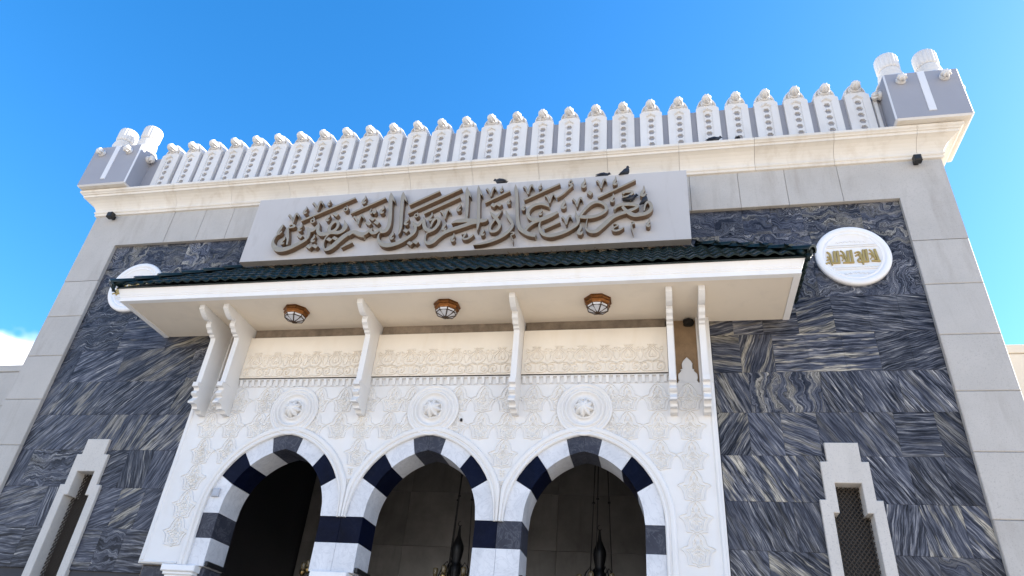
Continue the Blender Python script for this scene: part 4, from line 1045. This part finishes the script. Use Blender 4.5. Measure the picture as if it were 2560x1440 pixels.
# ================================================================== ROUND PLAQUES WITH KUFIC LETTERING
KUFIC = [[(-373,70,22),(-336,32,37),(-331,-59,39),(-328,-162,25)],[(-417,-134,39),(-359,-115,39)],[(-377,-11,26),(-355,-46,26),(-402,-88,25)],[(-264,75,49),(-283,-134,49)],[(-218,79,51),(-225,-132,50)],[(-317,-123,33),(-207,-124,33)],[(-177,81,16),(-142,51,33),(-120,-49,37),(-112,-125,27)],[(-195,0,25),(-161,-2,27),(-152,-58,23),(-176,-93,16)],[(-72,74,49),(-89,-127,48)],[(-23,83,49),(-30,-127,48)],[(-169,-126,31),(-9,-128,31)],[(26,-24,25),(74,7,27),(87,-48,27),(43,-94,25),(60,-121,29)],[(23,30,20),(64,47,29),(100,28,33),(106,-85,39),(114,-168,25)],[(151,81,44),(132,-125,43)],[(192,84,49),(184,-128,48)],[(47,-123,33),(198,-123,29)],[(235,81,16),(265,49,31),(284,-28,33),(299,-96,29)],[(221,11,21),(255,5,24),(255,-49,23),(226,-83,15)],[(315,82,47),(335,-122,46)],[(237,-112,33),(360,-124,31)]]

def medallion(x, z, label):
    t_ = thing('wall_medallion', label, 'plaque', (x, YM, z), 'round white plaques on the marble walls')
    b = MB()
    b.lathe([(.527, -.01), (.527, .045), (.518, .060), (.500, .070), (.455, .074), (.440, .066), (.432, .054), (.415, .050), (.408, .058), (.396, .060), (.388, .050), (.380, .042), (0, .042)], (0, 0, 0), 72, 'y')
    b.build('disc', 'plaster', t_)
    b = MB()
    for z_, w_ in ((.185, .018), (.150, .012), (-.215, .018), (-.250, .012)):
        xl = math.sqrt(max(0, .385 ** 2 - z_ ** 2)); b.strand([(-xl, z_, w_), (0, z_, w_), (xl, z_, w_)], -.041, .014, 2)
    for zc, up in ((.24, 1), (-.30, -1)):
        for i in range(-3, 4):
            x_ = i * .062; q = zc - abs(i) * .006
            b.strand([(x_ - .03, q, .009), (x_ - .012, q + up * .026, .010), (x_ + .012, q + up * .004, .010), (x_ + .03, q + up * .028, .007)], -.041, .009 - .0004 * abs(i), 4)
    b.build('carved_band', 'carved', t_)
    for st in KUFIC:
        extrude_strokes([[(p * .97, q * 1.05, w * .74) for p, q, w in st]], -0.066, -0.041, 4).build('lettering', ['gold', 'gold'], t_)
medallion(6.178, 7.985, 'round white plaque with gold kufic lettering near the right end of the canopy')
medallion(-6.165, 8.005, 'round white plaque half hidden behind the left corner of the tiled canopy')

# ================================================================== CEILING LAMPS UNDER THE CANOPY
def lamp(x, y, label):
    t_ = thing('ceiling_lamp', label, 'lamp', (x, y, CZ), 'octagonal lamps under the canopy', rotz=PI / 8)
    b = MB(); b.lathe([(.15, -.001), (.205, -.001), (.208, -.022), (.196, -.030), (.186, -.040), (.190, -.066), (.182, -.080), (.172, -.092), (.168, -.112), (.150, -.116)], (0, 0, 0), 8, 'z', None, 0, False); b.build('lamp_body', 'bronze', t_)
    g_ = [(.158, -.112), (.150, -.150), (.028, -.205)]
    b = MB(); b.lathe(g_, (0, 0, 0), 8, 'z', None, 0, False); b.build('lamp_glass', 'glass', t_)
    for kx in range(8):
        a = 2 * PI * kx / 8
        b = MB(); b.tube([(r * math.cos(a), r * math.sin(a), h - .001) for r, h in g_], .0095, 5, 0, False); b.build('rib', 'dark_bronze', t_)
    b = MB()
    b.tube([(.152 * math.cos(2 * PI * kx / 8), .152 * math.sin(2 * PI * kx / 8), -.150) for kx in range(9)], .008, 5, 0, False)
    b.lathe([(.03, -.196), (.036, -.206), (.03, -.222), (.012, -.230), (0, -.231)], (0, 0, 0), 10); b.build('bottom_boss', 'dark_bronze', t_)
lamp(-2.282, -0.655, 'octagonal bronze lamp over the left arch')
lamp(0.188, -0.645, 'octagonal bronze lamp over the middle arch')
lamp(2.448, -0.630, 'octagonal bronze lamp over the right arch')

# ================================================================== CHANDELIERS IN THE PORCH
def chandelier(x, y, label):
    t_ = thing('chandelier', label, 'chandelier', (x, y, 3.36), 'chandeliers hanging in the porch')
    b = MB(); b.lathe([(.02, .0), (.05, .03), (.10, .06), (.075, .14), (.085, .25), (.10, .33), (.07, .37), (.07, .44), (.090, .54), (.100, .61), (.092, .67), (.062, .74), (.030, .81), (.018, .91), (.012, .97), (0, .975)], (0, 0, 0), 20); b.build('stem', 'iron', t_)
    b = MB(); b.tube([(.035 * math.sin(a) , 0, 1.005 - .035 * math.cos(a)) for a in [(-2.2 + 4.4 * i / 12) - PI / 2 + .5 for i in range(13)]], [.003 + .006 * math.sin(PI * i / 12) for i in range(13)], 6); b.build('crescent', 'iron', t_)
    for kx in range(3):
        a = 2 * PI * kx / 3 + .35
        top = Vector((.05 * math.cos(a), .05 * math.sin(a), 3.55)); bot = Vector((.20 * math.cos(a), .20 * math.sin(a), .20))
        b = MB(); b.tube([top, bot], .0075, 6); b.lathe([(.006, -.02), (.022, -.012), (.026, 0), (.022, .012), (.006, .02)], tuple(bot + (top - bot) * .36), 10); b.build('chain', 'iron', t_)
    for kx in range(6):
        a = 2 * PI * kx / 6 + .2; r = .30; c_, s_ = math.cos(a), math.sin(a)
        b = MB(); b.tube([(.06 * c_, .06 * s_, .30), (.14 * c_, .14 * s_, .42), (.20 * c_, .20 * s_, .34), (.26 * c_, .26 * s_, .16), (r * c_, r * s_, .12)], .010, 6); ar = b.build('arm', 'iron', t_)
        b = MB(); b.lathe([(.012, .10), (.04, .12), (.05, .17), (.042, .18), (.034, .19)], (r * c_, r * s_, 0), 12); b.build('lamp_cup', 'brass', ar)
        b = MB(); b.lathe([(.032, .19), (.038, .22), (.042, .28), (.036, .305), (.018, .31)], (r * c_, r * s_, 0), 12); b.build('lamp_shade', 'amber', ar)
    b = MB(); b.lathe([(.27, .02), (.31, .03), (.31, .06), (.27, .07)], (0, 0, 0), 24); b.build('ring', 'iron', t_)
chandelier(0.055, 1.85, 'dark brass chandelier hanging on three rods in the middle arch')
chandelier(2.285, 1.85, 'dark brass chandelier hanging on three rods in the right arch')
chandelier(-2.165, 1.85, 'dark chandelier barely showing low in the left arch')

# ================================================================== SMALL FIXTURES
def flood(x, label):
    t_ = thing('floodlight', label, 'floodlight', (x, -0.002, 9.71), 'black floodlights under the cornice')
    b = MB(); b.cbox(-.055, .055, -.165, -.055, -.085, .035, .018); b.build('lamp_head', 'black', t_)
    b = MB(); b.box(-.02, .02, -.056, 0.0, -.03, -.01); b.box(-.035, .035, -.012, 0, -.06, .02); b.build('wall_arm', 'black', t_)
flood(-7.335, 'small black floodlight under the left corner of the cornice')
flood(7.385, 'small black floodlight under the right corner of the cornice')
t_ = thing('junction_box', 'small grey box fixed to the white arch stone at the left', 'box', (-3.130, YV0 - .001, 4.225))
b = MB(); b.cbox(-.055, .055, -.035, 0, -.06, .06, .006); b.build('box_body', 'box_grey', t_)
b = MB(); b.cbox(-.042, .042, -.039, -.034, -.045, .045, .002); b.build('cover', 'box_grey', t_)
nest = MB(); nest.lathe([(.001, 0), (.05, .0), (.072, .02), (.078, .05), (.066, .085), (.05, .10), (.001, .10)], (0, 0, 0), 18, 'z', lambda a, h, r: 1 + .14 * math.sin(5 * a + 30 * h) + .08 * math.sin(11 * a))
tag(nest.build('mud_nest', 'mud_and_shade', None, (3.722, -.02, 6.835)), 'dark round nest high in the rough niche between the right pair of brackets', 'nest')
t_ = thing('sensor', 'tiny dark sensor on the white carved wall right of the middle rosette', 'sensor', (0.455, -0.072, 5.34))
b = MB(); b.cbox(-.012, .012, -.03, 0, -.02, .02, .004); b.build('sensor_body', 'iron', t_)

# ================================================================== PIGEONS
def pigeon_parts():
    b = MB()
    sp = [(-.155, .062, .004, .3), (-.135, .064, .022, .35), (-.095, .070, .032, .5), (-.05, .080, .052, .9), (0, .090, .064, 1), (.045, .105, .060, 1), (.075, .128, .044, 1), (.092, .152, .033, 1), (.104, .172, .032, 1), (.122, .180, .026, 1), (.136, .177, .012, 1), (.155, .171, .003, 1)]
    seg = 12; o = len(b.v)
    for x, z, r, fl in sp:
        for kx in range(seg):
            a = 2 * PI * kx / seg; b.v.append((x, r * (1.0 if fl > .8 else 1.15) * math.cos(a), z + r * fl * math.sin(a)))
    for i in range(len(sp) - 1):
        for kx in range(seg):
            k2 = (kx + 1) % seg; b.face([o + i * seg + kx, o + i * seg + k2, o + (i + 1) * seg + k2, o + (i + 1) * seg + kx], 0, True)
    b.face([o + kx for kx in range(seg)]); b.face([o + (len(sp) - 1) * seg + kx for kx in range(seg)])
    body = b.mesh('body', 'pigeon')
    w = MB()
    for s in (-1, 1):
        P = [(.05, s * .052, .125), (.03, s * .066, .10), (-.03, s * .066, .07), (-.13, s * .03, .066), (-.165, s * .012, .075), (-.09, s * .044, .105), (-.01, s * .058, .13)]
        Q = [(x, y + s * .008, z) for x, y, z in P]; n = len(P)
        w.add(P + Q, [tuple(range(n)), tuple(range(n, 2 * n))] + [(i, (i + 1) % n, n + (i + 1) % n, n + i) for i in range(n)])
    wing_ = w.mesh('wings', 'pigeon')
    l = MB()
    for s in (-1, 1): l.tube([(.0, s * .022, .045), (.008, s * .022, .018), (.004, s * .022, .003)], .005, 5); l.tube([(-.015, s * .022, .003), (.028, s * .022, .003)], .004, 4)
    return body, wing_, l.mesh('legs', 'twig')
pbm, pwm, plm = pigeon_parts()
def pigeon(x, y, z, rot, label, sc=1.0, tilt=0.0):
    t_ = thing('pigeon', label, 'bird', (x, y, z), 'dark pigeons on the facade', rot); t_.scale = (sc * 0.86,) * 3; t_.rotation_euler = (0, tilt, rot)
    link('body', pbm, t_); link('wings', pwm, t_); link('legs', plm, t_)
ST = 8.155 + 1.396
pigeon(0.700, SIGN_Y + .06, ST, PI * 0.92, 'dark pigeon on top of the sign board, far left of the other two there', 1.05)
pigeon(2.485, SIGN_Y + .09, ST, 0.35, 'dark pigeon crouching on top of the sign board behind a small mark', 1.0)
pigeon(2.890, SIGN_Y + .06, ST, 0.7, 'dark upright pigeon at the right on top of the sign board', 1.15, -0.55)
pigeon(2.930, SIGN_Y - .055, 8.895, 0.1, 'dark pigeon sitting on the loop of the big letter below the leaf-shaped mark', 1.0)
pigeon(3.200, SIGN_Y - .055, 8.850, 0.35, 'dark pigeon leaning on the rightmost letter of the sign', 0.95, -0.75)
pigeon(4.340, -0.235, 10.2125, 0.15, 'dark pigeon lying along the cornice ledge in front of a merlon', 1.1)
pigeon(4.720, -0.24, 10.2125, 1.4, 'small dark pigeon facing the merlon on the cornice ledge', 0.8)

bpy.context.view_layer.update()
